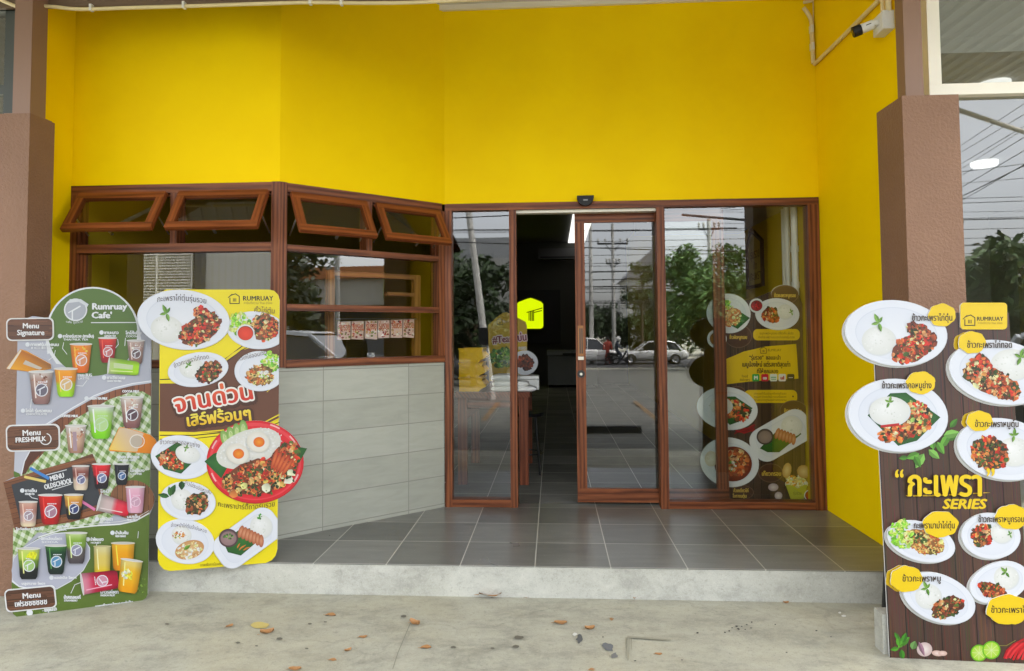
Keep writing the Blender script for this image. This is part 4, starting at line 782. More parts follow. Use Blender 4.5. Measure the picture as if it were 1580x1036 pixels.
def kplate(cx, cy, rx, ry, rot, fill):
    K.begin(0); K.slab(ell(cx-3.5, cy+2.5, rx, ry, rot, 40), -0.006, 0.0012, (206, 206, 200)); plate_base(K, cx, cy, rx, ry, rot, None, 0.013); fill(); K.end('plate_picture')
kplate(1381, 514.6, 79, 50.5, 6, lambda: (rice(K, 1354, 526, 26, 22), stir(K, 1408, 536, 38, 21, -28, STIR+RED[:2], r=5.5), stir(K, 1416, 514, 22, 13, 35, STIR, r=5.5), K.blobs(1403, 531, 6, 5, 0, 10, [(214, 24, 30)], 3, 1.5), sprig(K, 1354, 499, 16)))
kplate(1541.5, 575, 80, 49, 10, lambda: (rice(K, 1558, 563, 32, 24), stir(K, 1527, 588, 48, 21, 28, FRY+STIR, n=190, r=6), stir(K, 1508, 568, 20, 17, -60, FRY, r=6), sprig(K, 1572, 552, 15, 40)))
kplate(1384, 641, 77, 56, 7, lambda: (bleaf(K, [(1337, 641), (1372, 607), (1396, 606), (1449, 644), (1413, 680), (1384, 688)]), stir(K, 1394, 661, 42, 17, -16, FRY+RED, n=150, r=6), stir(K, 1415, 638, 22, 16, 30, FRY+[(150, 180, 90)], r=5.5), rice(K, 1370, 634, 31, 22), K.line([(1358, 658), (1384, 655)], 4, (196, 30, 30)), sprig(K, 1370, 621, 11, 40)))
kplate(1547, 693, 73, 47, 10, lambda: (rice(K, 1562, 697, 27, 22), stir(K, 1524, 699, 30, 25, 24, HERB+RED, n=170, r=5.5), sprig(K, 1562, 672, 12, 30)))
kplate(1419.4, 835, 53.5, 30, 16, lambda: (stir(K, 1424, 836, 32, 18, 20, NOOD, n=170, r=4), K.blobs(1414, 830, 14, 7, 20, 26, HERB[:2], 4, 2), lettuce(K, 1389, 823, 18, 22, -10)))
kplate(1526.7, 826.5, 45.5, 35.3, 5, lambda: (stir(K, 1513, 826, 18, 16, 0, RED+STIR, r=5), rice(K, 1543, 821, 17, 16), sprig(K, 1556, 824, 7)))
kplate(1446.7, 922, 58.5, 36, 22, lambda: (rice(K, 1430, 919, 20, 19), stir(K, 1460, 936, 27, 16, -25, STIR+HERB, r=4.5), sprig(K, 1428, 907, 13)))
kplate(1539.4, 898, 46.5, 31, -18, lambda: (rice(K, 1550, 890, 19, 18), stir(K, 1530, 911, 25, 12, 25, RED+STIR[:4]+[(70, 96, 36)], r=4), sprig(K, 1549, 882, 11, -20)))
K.begin(0.0205); K.text('กะเพรา', 1453, 744.5, 114, (40, 24, 16), h=57, bold=1.6, shift=(1.6, 1.8)); K.text('กะเพรา', 1453, 744.5, 114, YT, h=57, bold=1.5); K.text('“', 1384, 741, 13, YT, h=50, bold=.8); K.text('”', 1524, 739, 13, YT, h=50, bold=.8); K.end('headline')
tagblob(1450.5, 487, 21, 17.5, 'ข้าวกะเพราไก่ตุ๋น', 1435, 491, 62, False); tagblob(1496.6, 529, 21, 17, 'ข้าวกะเพราไก่ทอด', 1523, 532.5, 69); tagblob(1418, 591, 22.5, 17.4, 'ข้าวกะเพราคอหมูย่าง', 1396, 594.7, 76, False); tagblob(1508, 649.6, 20, 15.5, 'ข้าวกะเพราหมูตุ๋น', 1534, 654, 67)
tagblob(1448, 808, 27, 20, 'กะเพรามาม่าไก่ตุ๋น', 1438, 809.6, 63, False); tagblob(1557.6, 797, 26, 19, 'ข้าวกะเพราหมูกรอบ', 1540.7, 800, 70, False); tagblob(1396, 892, 25, 20, 'ข้าวกะเพราหมู', 1418.6, 891, 59); tagblob(1552, 939, 33.5, 23, 'ข้าวกะเพราไก่', 1554, 939, 58, False)
g = MB(); g.box((-0.26, 0.0145, 0.04), (-0.23, 0.034, 1.4)); g.box((0.23, 0.0145, 0.04), (0.26, 0.034, 1.4)); g.box((-0.23, 0.0145, 0.9), (0.23, 0.034, 0.93)); g.build('back_batten', WOODI, K.root)
for x in (-0.2, 0.2): g = MB(); g.tube([(x, 0.03, 1.15), (x, 0.33, 0.035)], 0.012, n=8); g.build('prop_leg', BLKM, K.root)
# concrete block that keeps the right board from sliding
cb = MB(); cb.box((1.648, -1.985, GZ), (1.80, -1.90, GZ+0.19)); tag(cb.build('concrete_block', STEP, bevel=0.006), 'small grey concrete block at the foot of the wooden looking board', 'block')

# ============================ poster behind the right hand glass
KNOW[0] = 0.85
P = Board('window_poster', 'brown poster of rice plates and a yellow notice, standing behind the right shop window', 'poster', (1.37, 0.185, 0.03), (2.09, 0.185, 0.03), 0.0)
PO = [(1106, 600), (1108, 470), (1160, 462), (1190, 450), (1230, 448), (1238, 470), (1240, 600), (1244, 770), (1109, 772)]
P.begin(0); P.slab(PO, 0.0, 0.008, (74, 56, 44)); P.lay = 0.0003; P.wood(PO, (78, 58, 44), True, 12, 0, 110)
BR2 = (84, 54, 40)
def pcirc(x, y, rx, ry, t, tx, ty, w, h=8): P.poly(ell(x, y, rx+1.2, ry+1.2), (120, 92, 74)); P.poly(ell(x, y, rx, ry), BR2); P.text(t, tx, ty, w, (226, 190, 80), h=h, bold=.3)
P.poly(ell(1211, 453.5, 21.5, 14), (220, 220, 214)); pcirc(1211, 455, 20, 13.5, 'ข้าวกะเพราหมูกรอบ', 1211, 456, 33); pcirc(1139, 519, 20, 17, 'ข้าวผัดหมูกรอบ', 1139, 520.5, 27)
P.poly(rrect(1162, 508, 1234, 525.5, 7), (240, 200, 20)); P.text('เมนูกะเพราหมูกรอบ เปรี้ยวเค็ม เผ็ดจัด', 1198, 514.5, 52, (80, 60, 10), h=5); P.text('กับกระเพราแบบฉบับของรุ่มรวย', 1198, 520.5, 56, (80, 60, 10), h=5)
P.poly([(1109, 560), (1121, 554), (1147, 543), (1181, 535), (1228.5, 531), (1232, 584.6), (1181, 587), (1157, 589), (1122.5, 593), (1109, 592)], (240, 200, 12)); logo_mark(P, 1178, 541, 8); P.text('RUMRUAY', 1195, 540.5, 21, (90, 76, 10), h=5.5)
P.text('“รุ่มรวย”  ขอแนะนำ', 1180, 552, 48, (60, 44, 10), h=9, bold=.3); P.text('เมนูน้องใหม่ แต่รสชาติสุดเก๋า', 1182, 562.5, 74, (60, 44, 10), h=10, bold=.35); P.text('ที่ให้คุณลอง', 1184, 573, 33, (60, 44, 10), h=9, bold=.3); P.text('food', 1149, 580.5, 9, (80, 66, 10), h=6); P.text('delivery', 1149, 586, 16, (80, 66, 10), h=6)
for x, c, q in ((1166, (30, 170, 60), 'M'), (1180, (220, 20, 60), 'oo'), (1193.4, (232, 236, 232), ''), (1206.8, (240, 236, 236), 'ul'), (1220, (30, 26, 26), '')):
    P.poly(rrect(x-5.6, 577.4, x+5.6, 588.6, 2), c)
    if q: P.text(q, x, 583, 5.5, (240, 240, 240) if c[0] < 230 else (190, 20, 60), h=8, bold=.5)
P.line([(1190, 582.5), (1197, 582.5)], 1.4, (60, 170, 120)); P.line([(1190, 585.5), (1197, 585.5)], 1.0, (60, 170, 120)); P.line([(1217, 583), (1223, 583)], 1, (220, 220, 220))
pcirc(1137, 606, 12, 9, 'คอหมูย่าง', 1131, 605, 16, 6); P.poly(rrect(1148, 602, 1230, 622, 8), (240, 200, 12)); P.poly(ell(1152.5, 612, 1.4, 1.4), (90, 60, 10)); P.poly(ell(1223.5, 612, 1.4, 1.4), (90, 60, 10))
for i, t in enumerate(('ราดซอสน้ำจิ้มแจ่วรสเด็ดของร้านเรา', 'หมูนุ่มๆ ย่างสดใหม่ หอมเครื่องเทศ', 'คัดสรรวัตถุดิบอย่างดีทุกจาน')): P.text(t, 1188, 607.5+i*5, 50, (90, 70, 10), h=4.4)
pcirc(1224, 634, 20, 15, 'ข้าวคอหมูย่าง', 1223, 634, 27); pcirc(1189, 730, 18, 13.5, 'เกี๊ยวกรอบ', 1190, 731, 30, 9); pcirc(1140, 760, 22, 11, 'ก๋วยเตี๋ยวไก่', 1143, 757, 23, 7.5); P.text('โบราณตุ๋น', 1141, 765.5, 21, (226, 190, 80), h=7.5, bold=.3)
for i in range(10): P.line([(1136+rnd.uniform(-3, 3), 664+rnd.uniform(-4, 6)), (1148, 664+rnd.uniform(-4, 5)), (1163+rnd.uniform(-3, 3), 660+rnd.uniform(-5, 8))], 1.6, rnd.choice(((170, 16, 26), (140, 12, 22))))
P.fan(ell(1193, 752, 8, 6, 0, 16), (236, 224, 220), (190, 170, 176)); P.fan(ell(1201, 765, 6, 6, 0, 16), (236, 224, 220), (190, 170, 176)); P.poly(ell(1229, 747, 18, 8), (230, 226, 200)); P.poly([(1212, 748), (1246, 748), (1240, 770), (1220, 771)], (200, 200, 60)); P.text('รุ่มรวย', 1230, 761, 13, (130, 126, 40), h=7); P.blobs(1228, 742, 16, 8, 0, 70, [(230, 190, 110), (210, 150, 60), (240, 214, 150), (190, 120, 40)], 6, 2); P.fan(ell(1214, 726, 7, 12, 10, 12), (240, 214, 150), (200, 156, 80)); P.fan(ell(1240, 728, 11, 10, 40, 12), (240, 214, 150), (196, 150, 76)); bowl(P, 1250, 764.5, 9.5, (176, 40, 20))
P.end('panel')
def pplate(cx, cy, rx, ry, rot, fill, shape=None): P.begin(0); plate_base(P, cx, cy, rx, ry, rot, None, 0.006, shape); fill(); P.end('plate_picture')
pplate(1124, 484, 34, 30.5, 10, lambda: (bleaf(P, [(1130, 474), (1157, 491), (1138, 508), (1122, 500)]), stir(P, 1127, 488, 16, 15, 0, [(226, 160, 100), (214, 130, 70), (240, 190, 130), (200, 110, 60)], r=5), P.blobs(1120, 470, 8, 8, 0, 30, LETT, 4, 2)))
pplate(1106, 523, 15, 14.5, 0, lambda: bowl(P, 1106, 523, 13, (170, 110, 40)))
pplate(1167, 472, 11, 11, 0, lambda: (bowl(P, 1167, 472, 10.5, (160, 20, 30)), P.blobs(1167, 472, 6, 5, 0, 20, [(200, 30, 40), (120, 14, 26)], 3, 1)))
pplate(1199, 485, 34, 24.5, 4, lambda: (stir(P, 1189, 486, 14, 12, 0, RED+STIR, r=4), rice(P, 1211, 481, 12, 11), sprig(P, 1221, 482, 6)))
pplate(1122, 630.5, 47, 33, 8, lambda: (bleaf(P, [(1094, 626), (1120, 612), (1134, 612), (1161, 630), (1142, 650), (1126, 656)]), stir(P, 1138, 634, 20, 14, 30, FRY+RED, r=5), rice(P, 1112, 626, 17, 13)))
pplate(1204.7, 672, 47, 30, 0, lambda: (bleaf(P, [(1172, 692), (1195, 668), (1230, 656), (1236, 670), (1202, 698), (1184, 698)]), bowl(P, 1180, 674, 13, (150, 130, 120), (70, 60, 60)), rice(P, 1221, 657, 16, 15), [P.fan(ell(1199+i*5, 669+i*1.8, 3.6, 9, 18-i*3, 12), (228, 160, 120), (180, 96, 58)) for i in range(6)]), shape=rrect(1204.7-49, 672-27, 1204.7+49, 672+27, 20, -30))
pplate(1125.6, 713.5, 45.5, 38, 12, lambda: (P.fan(ell(1131, 716, 29, 27), (170, 70, 30), (120, 40, 18)), stir(P, 1136, 714, 20, 20, 30, [(190, 90, 40), (214, 120, 60), (140, 60, 30), (226, 170, 120)], r=6), P.blobs(1130, 718, 6, 9, 0, 16, [(90, 130, 60), (220, 210, 190)], 3, 1.5), P.fan(ell(1097, 708, 10, 12), (250, 244, 230), (230, 216, 190))))

KNOW[0] = 0.7
# ------------------------------------------------------------------ things fixed to the facade
g = MB()
def conduit(name, pts, r, label, clips=(), group='cream conduits on the facade', m=CREAM, axis=None):
    P_ = [Vector(p) for p in pts]; Q = []
    for i in range(len(P_)-1):
        n = 4
        for k in range(n): 
            t = k/n; a = P_[max(i-1, 0)]; b = P_[i]; c = P_[i+1]; d = P_[min(i+2, len(P_)-1)]
            Q.append(b.lerp(c, t) if len(P_) < 4 else 0.5*((2*b)+(c-a)*t+(2*a-5*b+4*c-d)*t*t+(3*b-a-3*c+d)*t**3))
    Q.append(P_[-1]); q = MB(); q.tube(Q, r, n=10); o = q.build(name, m, smooth=True); tag(o, label, 'pipe', group)
    for c in clips:
        q = MB(); q.box((c[0]-r*.7, c[1]-r*1.25, c[2]-r*1.25), (c[0]+r*.7, c[1]+r*1.25, c[2]+r*2.4)); q.build('clip', WPL, o)
    return o
LP = [on(1, -1.325, x, y) for x, y in ((-20, -12), (3, 1), (28, 11), (45, 14), (62, 10), (85, 11), (125, 14.5), (210, 12), (300, 9.5), (390, 6.5), (480, 4), (560, 5), (640, 4), (720, 0), (820, -6))]
conduit('conduit', LP, 0.0115, 'long wavy cream conduit running under the brown beam', [on(1, -1.325, x, y) for x, y in ((46, 14), (141, 14), (284, 10), (479, 4), (527, 5))])
conduit('conduit', [on(1, -0.022, x, y) for x, y in ((1240, 12), (1247, 22), (1252, 34), (1253, 60), (1255, 98))], 0.016, 'short bent cream conduit dropping down in the right inner corner', [on(1, -0.022, x, y) for x, y in ((1252, 47), (1253, 74))])
conduit('conduit', [on(0, XR-0.02, x, y) for x, y in ((1257, 99), (1290, 67), (1330, 27), (1358, -1))], 0.0155, 'diagonal cream conduit climbing the right side wall past the camera', [])
conduit('conduit', [on(0, XR-0.02, x, y) for x, y in ((1362, 18), (1362, -20))], 0.0135, 'thin upright cream conduit entering the camera junction box')
conduit('conduit', [on(0, XR-0.03, x, y) for x, y in ((1371, 18), (1370, -20))], 0.017, 'thick upright cream conduit beside the thin one above the camera box')
conduit('cable', [on(1, -0.02, x, y) for x, y in ((1254.5, -5), (1256, 95))], 0.004, 'thin cream cable hanging straight in the right inner corner', group=None)
q = MB(); q.tube([on(1, -0.03, x, y) for x, y in ((1240, 4), (1248, 2.5), (1254, 1))], 0.013, n=8); tag(q.build('conduit_elbow', CREAM), 'cream conduit elbow poking out under the porch ceiling', 'pipe')
# security camera
kc = thing('security_camera', 'white bullet security camera with black hood on the right yellow wall', 'camera', (XR, -1.18, 3.3)); Ti = Matrix.Translation((-XR, 1.18, -3.3))
q = MB(Ti); q.box((XR-0.07, -1.245, 3.25), (XR-0.002, -1.115, 3.365)); q.box((XR-0.074, -1.238, 3.258), (XR-0.069, -1.122, 3.357)); q.build('junction_box', WPL, kc, bevel=0.006)
c0 = Vector(on(1, -1.17, 1347, 38)); c1 = Vector(on(1, -1.14, 1316, 50.5)); dx = (c1-c0)
q = MB(Ti); q.tube([c0, c0+dx*.60], 0.030, n=16); q.build('camera_body', WPL, kc)
q = MB(Ti); q.tube([c0+dx*.60, c0+dx], 0.034, n=16); q.build('lens_hood', DARK, kc)
q = MB(Ti); q.tube([c0+dx*.985, c0+dx*1.01], 0.019, n=14); q.build('lens', mat('lens_glass', (0.01, 0.01, 0.012), 0.05), kc)
q = MB(Ti); q.tube([(XR-0.07, -1.18, 3.31), c0+Vector((0.02, 0, 0.008)), c0], 0.014, n=10); q.lathe([(0, 0.03), (0.02, 0.03), (0.026, 0), (0, 0)], (XR-0.085, -1.18, 3.295)); q.build('bracket', WPL, kc)
q = MB(Ti); q.tube([c0+dx*.2+Vector((0, -0.0303, 0.004)), c0+dx*.45+Vector((0, -0.0303, 0.004))], 0.003, n=6); q.build('marking', DARK, kc)
# door sensor
q = MB(); pr = [(0.2625, 2.494)]+[(0.33+0.0675*math.cos(a), 2.488+0.076*math.sin(a)) for a in (math.pi+math.pi*i/14 for i in range(15))]+[(0.3975, 2.494)]
q.prism(pr, 1, -0.055, -0.013); sn = q.build('door_sensor', DARK, bevel=0.008); tag(sn, 'black half round motion sensor above the sliding door', 'sensor'); q = MB(); q.box((0.312, -0.058, 2.452), (0.348, -0.054, 2.462)); q.build('sensor_window', mat('grey_plastic', (0.25, 0.25, 0.25), 0.3), sn)

# ------------------------------------------------------------------ inside the shop
tb = thing('wooden_table', 'reddish wooden table just inside the left door pane', 'table', (-0.5, 1.2, 0)); Ti = Matrix.Translation((0.5, -1.2, 0))
q = MB(Ti); q.box((-0.85, 0.76, 0.80), (-0.16, 1.95, 0.85)); q.build('tabletop', TABLEW, tb, bevel=0.004)
q = MB(Ti); q.box((-0.78, 0.84, 0.70), (-0.22, 0.865, 0.80)); q.box((-0.78, 1.84, 0.70), (-0.22, 1.865, 0.80)); q.box((-0.79, 0.865, 0.70), (-0.765, 1.84, 0.80)); q.box((-0.235, 0.865, 0.70), (-0.21, 1.84, 0.80)); q.build('apron', TABLEW, tb)
for x in (-0.83, -0.26):
    for y in (0.79, 1.82): q = MB(Ti); q.box((x, y, 0), (x+0.085, y+0.085, 0.80)); q.build('leg', TABLEW, tb, bevel=0.004)
q = MB(Ti); q.prism([(-0.745, 0.69), (-0.745, 0.60), (-0.62, 0.699)], 1, 0.80, 0.83); q.build('corner_brace', TABLEW, tb)
st = thing('bar_stool', 'black metal stool tucked beside the wooden table', 'stool', (-0.2, 1.35, 0))
q = MB(); q.lathe([(0, 0.60), (0.15, 0.60), (0.16, 0.585), (0.15, 0.565), (0, 0.565)], n=24); q.build('seat', DARK, st)
for a in (45, 135, 225, 315): q = MB(); q.tube([(0.11*math.cos(R(a)), 0.11*math.sin(R(a)), 0.57), (0.17*math.cos(R(a)), 0.17*math.sin(R(a)), 0.0)], 0.012, n=8); q.build('leg', BLKM, st)
q = MB(); q.tube([(0.148*math.cos(R(a)), 0.148*math.sin(R(a)), 0.2) for a in range(0, 361, 15)], 0.008, n=6); q.build('foot_ring', BLKM, st)
YBOX = mat('yellow_plastic', lin((250, 198, 0)), 0.4)
def crate(i, lab):
    z = 0.851+i*0.1352; t = thing('storage_bin', lab, 'bin', (-0.82, 0.82, z), group='stack of yellow storage bins on the table')
    W_, D_, H_ = 0.25, 0.36, 0.132
    q = MB(); pr = [(0, 0), (.185, 0), (.2, .02), (.25, .045), (.25, .06), (.215, .10), (.222, H_), (0, H_)]; pi = [(.006, .006), (.18, .006), (.195, .025), (.24, .048), (.243, .06), (.209, .10), (.216, H_), (.006, H_)]
    q.prism(pr, 1, 0, .004); q.prism(pr, 1, D_-.004, D_)
    for a, b, c, d in zip(pr[:-2], pr[1:-1], pi[:-2], pi[1:-1]):
        if a[0] < .22 or a[1] < .058: q.face([(a[0], .004, a[1]), (b[0], .004, b[1]), (b[0], D_-.004, b[1]), (a[0], D_-.004, a[1])]); 
    q.face([(0, .004, 0), (0, .004, H_), (0, D_-.004, H_), (0, D_-.004, 0)]); q.build('tub', YBOX, t)
    q = MB(); q.box((-.006, -.006, H_-.012), (.222, 0, H_)); q.box((-.006, D_, H_-.012), (.222, D_+.006, H_)); q.box((-.006, 0, H_-.012), (0, D_, H_)); q.box((.06, -.003, .02), (.063, 0, H_-.014)); q.box((.16, -.003, .02), (.163, 0, H_-.014)); q.build('rim', YBOX, t)
    return t
for i, l in enumerate(('yellow storage bin at the bottom of the stack, resting on the table', 'yellow storage bin in the middle of the stack on the table', 'yellow storage bin on top of the stack on the table')): crate(i, l)
CLOTH = mat('white_cloth', (0.78, 0.78, 0.77), 0.9); v = objco(CLOTH); bump(CLOTH, noise(CLOTH, v, 30, 3), 0.4, 0.01)
def pillow(name, lab, x0, x1, y0, y1, z0, z1, sk=0.0):
    q = MB(); pr = rrect(y0, z0, y1, z1, (z1-z0)*.48)
    xs = [x0, x0+.02, x0+.06, x1-.06, x1-.02, x1]; sc = [.35, .8, 1, 1, .8, .35]; cy_, cz = (y0+y1)/2, (z0+z1)/2
    for a, b, s0, s1 in zip(xs[:-1], xs[1:], sc[:-1], sc[1:]):
        for i in range(len(pr)):
            p, r = pr[i], pr[(i+1) % len(pr)]; f = lambda p, s, x: (x, cy_+(p[0]-cy_)*(.8+.2*s), cz+(p[1]-cz)*s+sk*(x-x0))
            q.face([f(p, s0, a), f(r, s0, a), f(r, s1, b), f(p, s1, b)])
    tag(q.build(name, CLOTH, smooth=True, weld=True), lab, 'towel', 'folded white towels on the table')
pillow('folded_towel', 'folded white towel at the bottom of the pile on the table', -0.52, -0.10, 0.78, 1.0, 0.852, 0.900); pillow('folded_towel', 'second folded white towel in the pile, shorter than the one below', -0.51, -0.17, 0.78, 1.0, 0.898, 0.945); pillow('folded_towel', 'thick folded white towel on top of the pile on the table', -0.52, -0.26, 0.78, 1.0, 0.943, 1.01)
q = MB(); q.box((-0.46, 1.02, 0.852), (-0.08, 1.22, 0.945)); q.box((-0.46, 1.02, 0.95), (-0.08, 1.22, 0.98)); tag(q.build('paper_box', WPL, bevel=0.004), 'flat white box lying behind the folded towels', 'box')
# cut-out stand on the table
S = Board('counter_standee', 'olive yellow house shaped printed stand with a plate, on the wooden table', 'display stand', (-0.66, 1.5, 0.852), (-0.2, 1.5, 0.852), R(2))
S.begin(0); HO = [(753, 502), (766, 490), (776, 483), (782, 482), (790, 486), (811, 497), (813, 504), (813, 560), (808, 590), (755, 590)]; S.slab(HO, 0, .01, (214, 176, 30)); S.lay = .0004; logo_mark(S, 771.5, 497, 8, (90, 80, 30)); S.text('รุ่มรวย', 783, 496.5, 12, (96, 84, 30), h=6)
S.text('#Team บ่น', 786, 522.5, 52, (240, 210, 216), rot=-5, h=15, outline=1.8); S.text('#Team บ่น', 786, 522.5, 52, (130, 30, 60), rot=-5, h=15, bold=.5); S.text('กะเพรา', 806, 537, 12, (236, 230, 220), h=8, bold=.5); S.blobs(777, 552, 22, 14, 0, 160, [(60, 110, 40), (44, 84, 30), (96, 144, 60), (130, 150, 80)], 6, 2, HO); S.end('panel')
S.begin(0); plate_base(S, 809.5, 560, 20.5, 19, 0, None, .012); stir(S, 811, 559, 12, 11, 0, [(96, 44, 24), (70, 30, 16), (130, 66, 36), (150, 60, 30)], r=4); S.end('plate_picture')
q = MB(); q.box((-.16, -.05, -.001), (.17, .06, .05)); q.build('base', DARK, S.root)
# chest freezer, lit sign, air conditioner, ceiling lamps
FZ = mat('freezer_grey', (.2, .215, .215), .4); fz = thing('chest_freezer', 'grey white chest freezer against the far end of the shop', 'freezer', (0.55, 12.2, 0)); q = MB(); q.box((-.63, -.38, .06), (.63, .3, .80)); q.build('body', FZ, fz, bevel=.01); q = MB(); q.box((-.65, -.4, .815), (.65, .32, .94)); q.build('lid', FZ, fz, bevel=.015); q = MB(); q.box((-.25, -.42, .83), (.25, -.4, .87)); q.build('handle', DARK, fz)
for x in (-.58, .58):
    for y in (-.33, .25): q = MB(); q.tube([(x, y, 0), (x, y, .06)], .03, n=8); q.build('caster', DARK, fz)
LIT = mat('lit_panel', (0.7, 0.75, 0.05), 0.5, emit=(0.62, 0.80, 0.0), es=1.15/2**EXPO)
ls = thing('illuminated_sign', 'glowing lime yellow house shaped sign with black bowl and chopsticks mark', 'sign', (-0.62, 12.9, 1.9)); px = lambda x, y, Y: tuple(on(1, Y, x, y))
hp = [(796, 503), (796, 471), (800, 466.5), (813, 461.5), (819, 460), (825, 462), (835, 466), (838, 469.5), (838.3, 503), (837, 506), (834, 507.5), (800, 507.5)]; hp = [(800+(x-796) if False else x, y) for x, y in hp]
q = MB(Matrix.Translation((.62, -12.9, -1.9))); a = [px(x, y, 12.84) for x, y in hp]; q.face(a[::-1]); q.build('lit_face', LIT, ls)
q = MB(Matrix.Translation((.62, -12.9, -1.9)));
for i in range(len(a)): b, c = a[i], a[(i+1) % len(a)]; q.face([b, c, (c[0], 12.95, c[2]), (b[0], 12.95, b[2])])
q.build('case', BLKM, ls)
q = MB(Matrix.Translation((.62, -12.9, -1.9)))
for x0, x1, y0, y1 in ((815.6, 817, 481, 495), (818, 819.6, 480, 495.5), (820.4, 822, 479.5, 495.5), (822.6, 824, 479, 495.5)): q.face([px(x0, y1, 12.83), px(x1, y1, 12.83), px(x1, y0, 12.83), px(x0, y0, 12.83)])
for p0, p1 in (((812.5, 482.5), (837, 475.5)), ((824, 482.5), (836, 479.5))): q.face([px(p0[0], p0[1]+.7, 12.826), px(p1[0], p1[1]+.7, 12.826), px(p1[0], p1[1]-.7, 12.826), px(p0[0], p0[1]-.7, 12.826)])
q.build('bowl_mark', BLKM, ls)
q = MB(); q.box((-0.95, 12.97, 1.1), (0.27, 13.04, 2.57)); tag(q.build('dark_wall_panel', mat('panel_black', (0.01, 0.01, 0.01), 0.6)), 'black panel on the far wall behind the glowing sign', 'panel')
ac = thing('air_conditioner', 'split air conditioner high on the far shop wall', 'air conditioner', (0.4, 12.6, 3.5)); q = MB(); q.box((-.72, 0, -.12), (.72, .25, .17)); q.build('casing', MATS.get('ac_dark') or mat('ac_dark', (.07, .07, .07), .5), ac, bevel=.02); q = MB(); q.box((-.66, -.004, -.10), (.66, .02, -.05)); q.build('outlet', DARK, ac)
LAMP = mat('lamp_diffuser', (0.8, 0.8, 0.8), 0.5, emit=(1.0, 0.98, 0.94), es=1.4/2**EXPO)
q = MB(); q.box((0.50, 8.6, 3.86), (0.95, 10.9, 3.895)); q.box((0.50, 11.0, 3.86), (0.95, 13.0, 3.895)); tag(q.build('ceiling_light', LAMP), 'bright panel light on the ceiling deep inside the shop', 'lamp')
# framed sign and pipes on the right inner wall
fs = thing('framed_sign', 'dark framed house shaped sign hanging on the inner yellow wall', 'sign', (2.098, 1.42, 2.1)); q = MB()
ho = [(-.27, -.27), (.25, -.27), (.25, .17), (.09, .35), (-.27, .18)]; hi = [(-.24, -.24), (.22, -.24), (.22, .155), (.085, .31), (-.24, .165)]
for i in range(5): a, b, c, d = ho[i], ho[(i+1) % 5], hi[(i+1) % 5], hi[i]; q.face([(-.03, *a), (-.03, *b), (-.03, *c), (-.03, *d)]); q.face([(-.03, *a), (0, *a), (0, *b), (-.03, *b)]); q.face([(-.03, *d), (-.03, *c), (-.005, *c), (-.005, *d)])
q.build('frame', mat('frame_dark', lin((50, 30, 22)), 0.5), fs); q = MB(); q.face([(-.006, *p) for p in hi]); q.build('sheet', mat('sheet_dull', lin((176, 156, 80)), 0.7), fs)
for t, z, w in (('รุ่มรวย', .03, .3), ('ข้าว', -.08, .12), ('กะเพรา', -.19, .34)):
    q = MB(); vs, f_, w_ = glyphs(t)
    for f in f_: q.face([(-.008, -(vs[i][0]/w_-.5)*w, z+vs[i][1]*w/w_*1.1) for i in f])
    q.build('lettering', MATS.get('ink') or mat('ink', lin((60, 40, 24)), 0.7), fs)
for (y, r, l) in ((0.50, .02, 'thin white pipe, deepest one on the inner right wall'), (0.42, .024, 'white pipe beside the thin one on the inner right wall'), (0.25, .027, 'white pipe with joints nearest the door on the inner right wall')):
    q = MB(); q.tube([(2.068, y, .0), (2.068, y, 2.455)], r, n=10)
    for z in ((1.75, 2.05, 1.35) if y < .3 else (1.6,)): q.tube([(2.068, y, z), (2.068, y, z+.05)], r*1.22, n=10)
    tag(q.build('white_pipe', WPL, smooth=False), l, 'pipe', 'white pipes on the inner wall')
q = MB(); q.box((2.04, .215, 1.27), (2.098, .36, 1.42)); tag(q.build('junction_box', WPL, bevel=.004), 'white junction box on the pipes inside the right window', 'box')
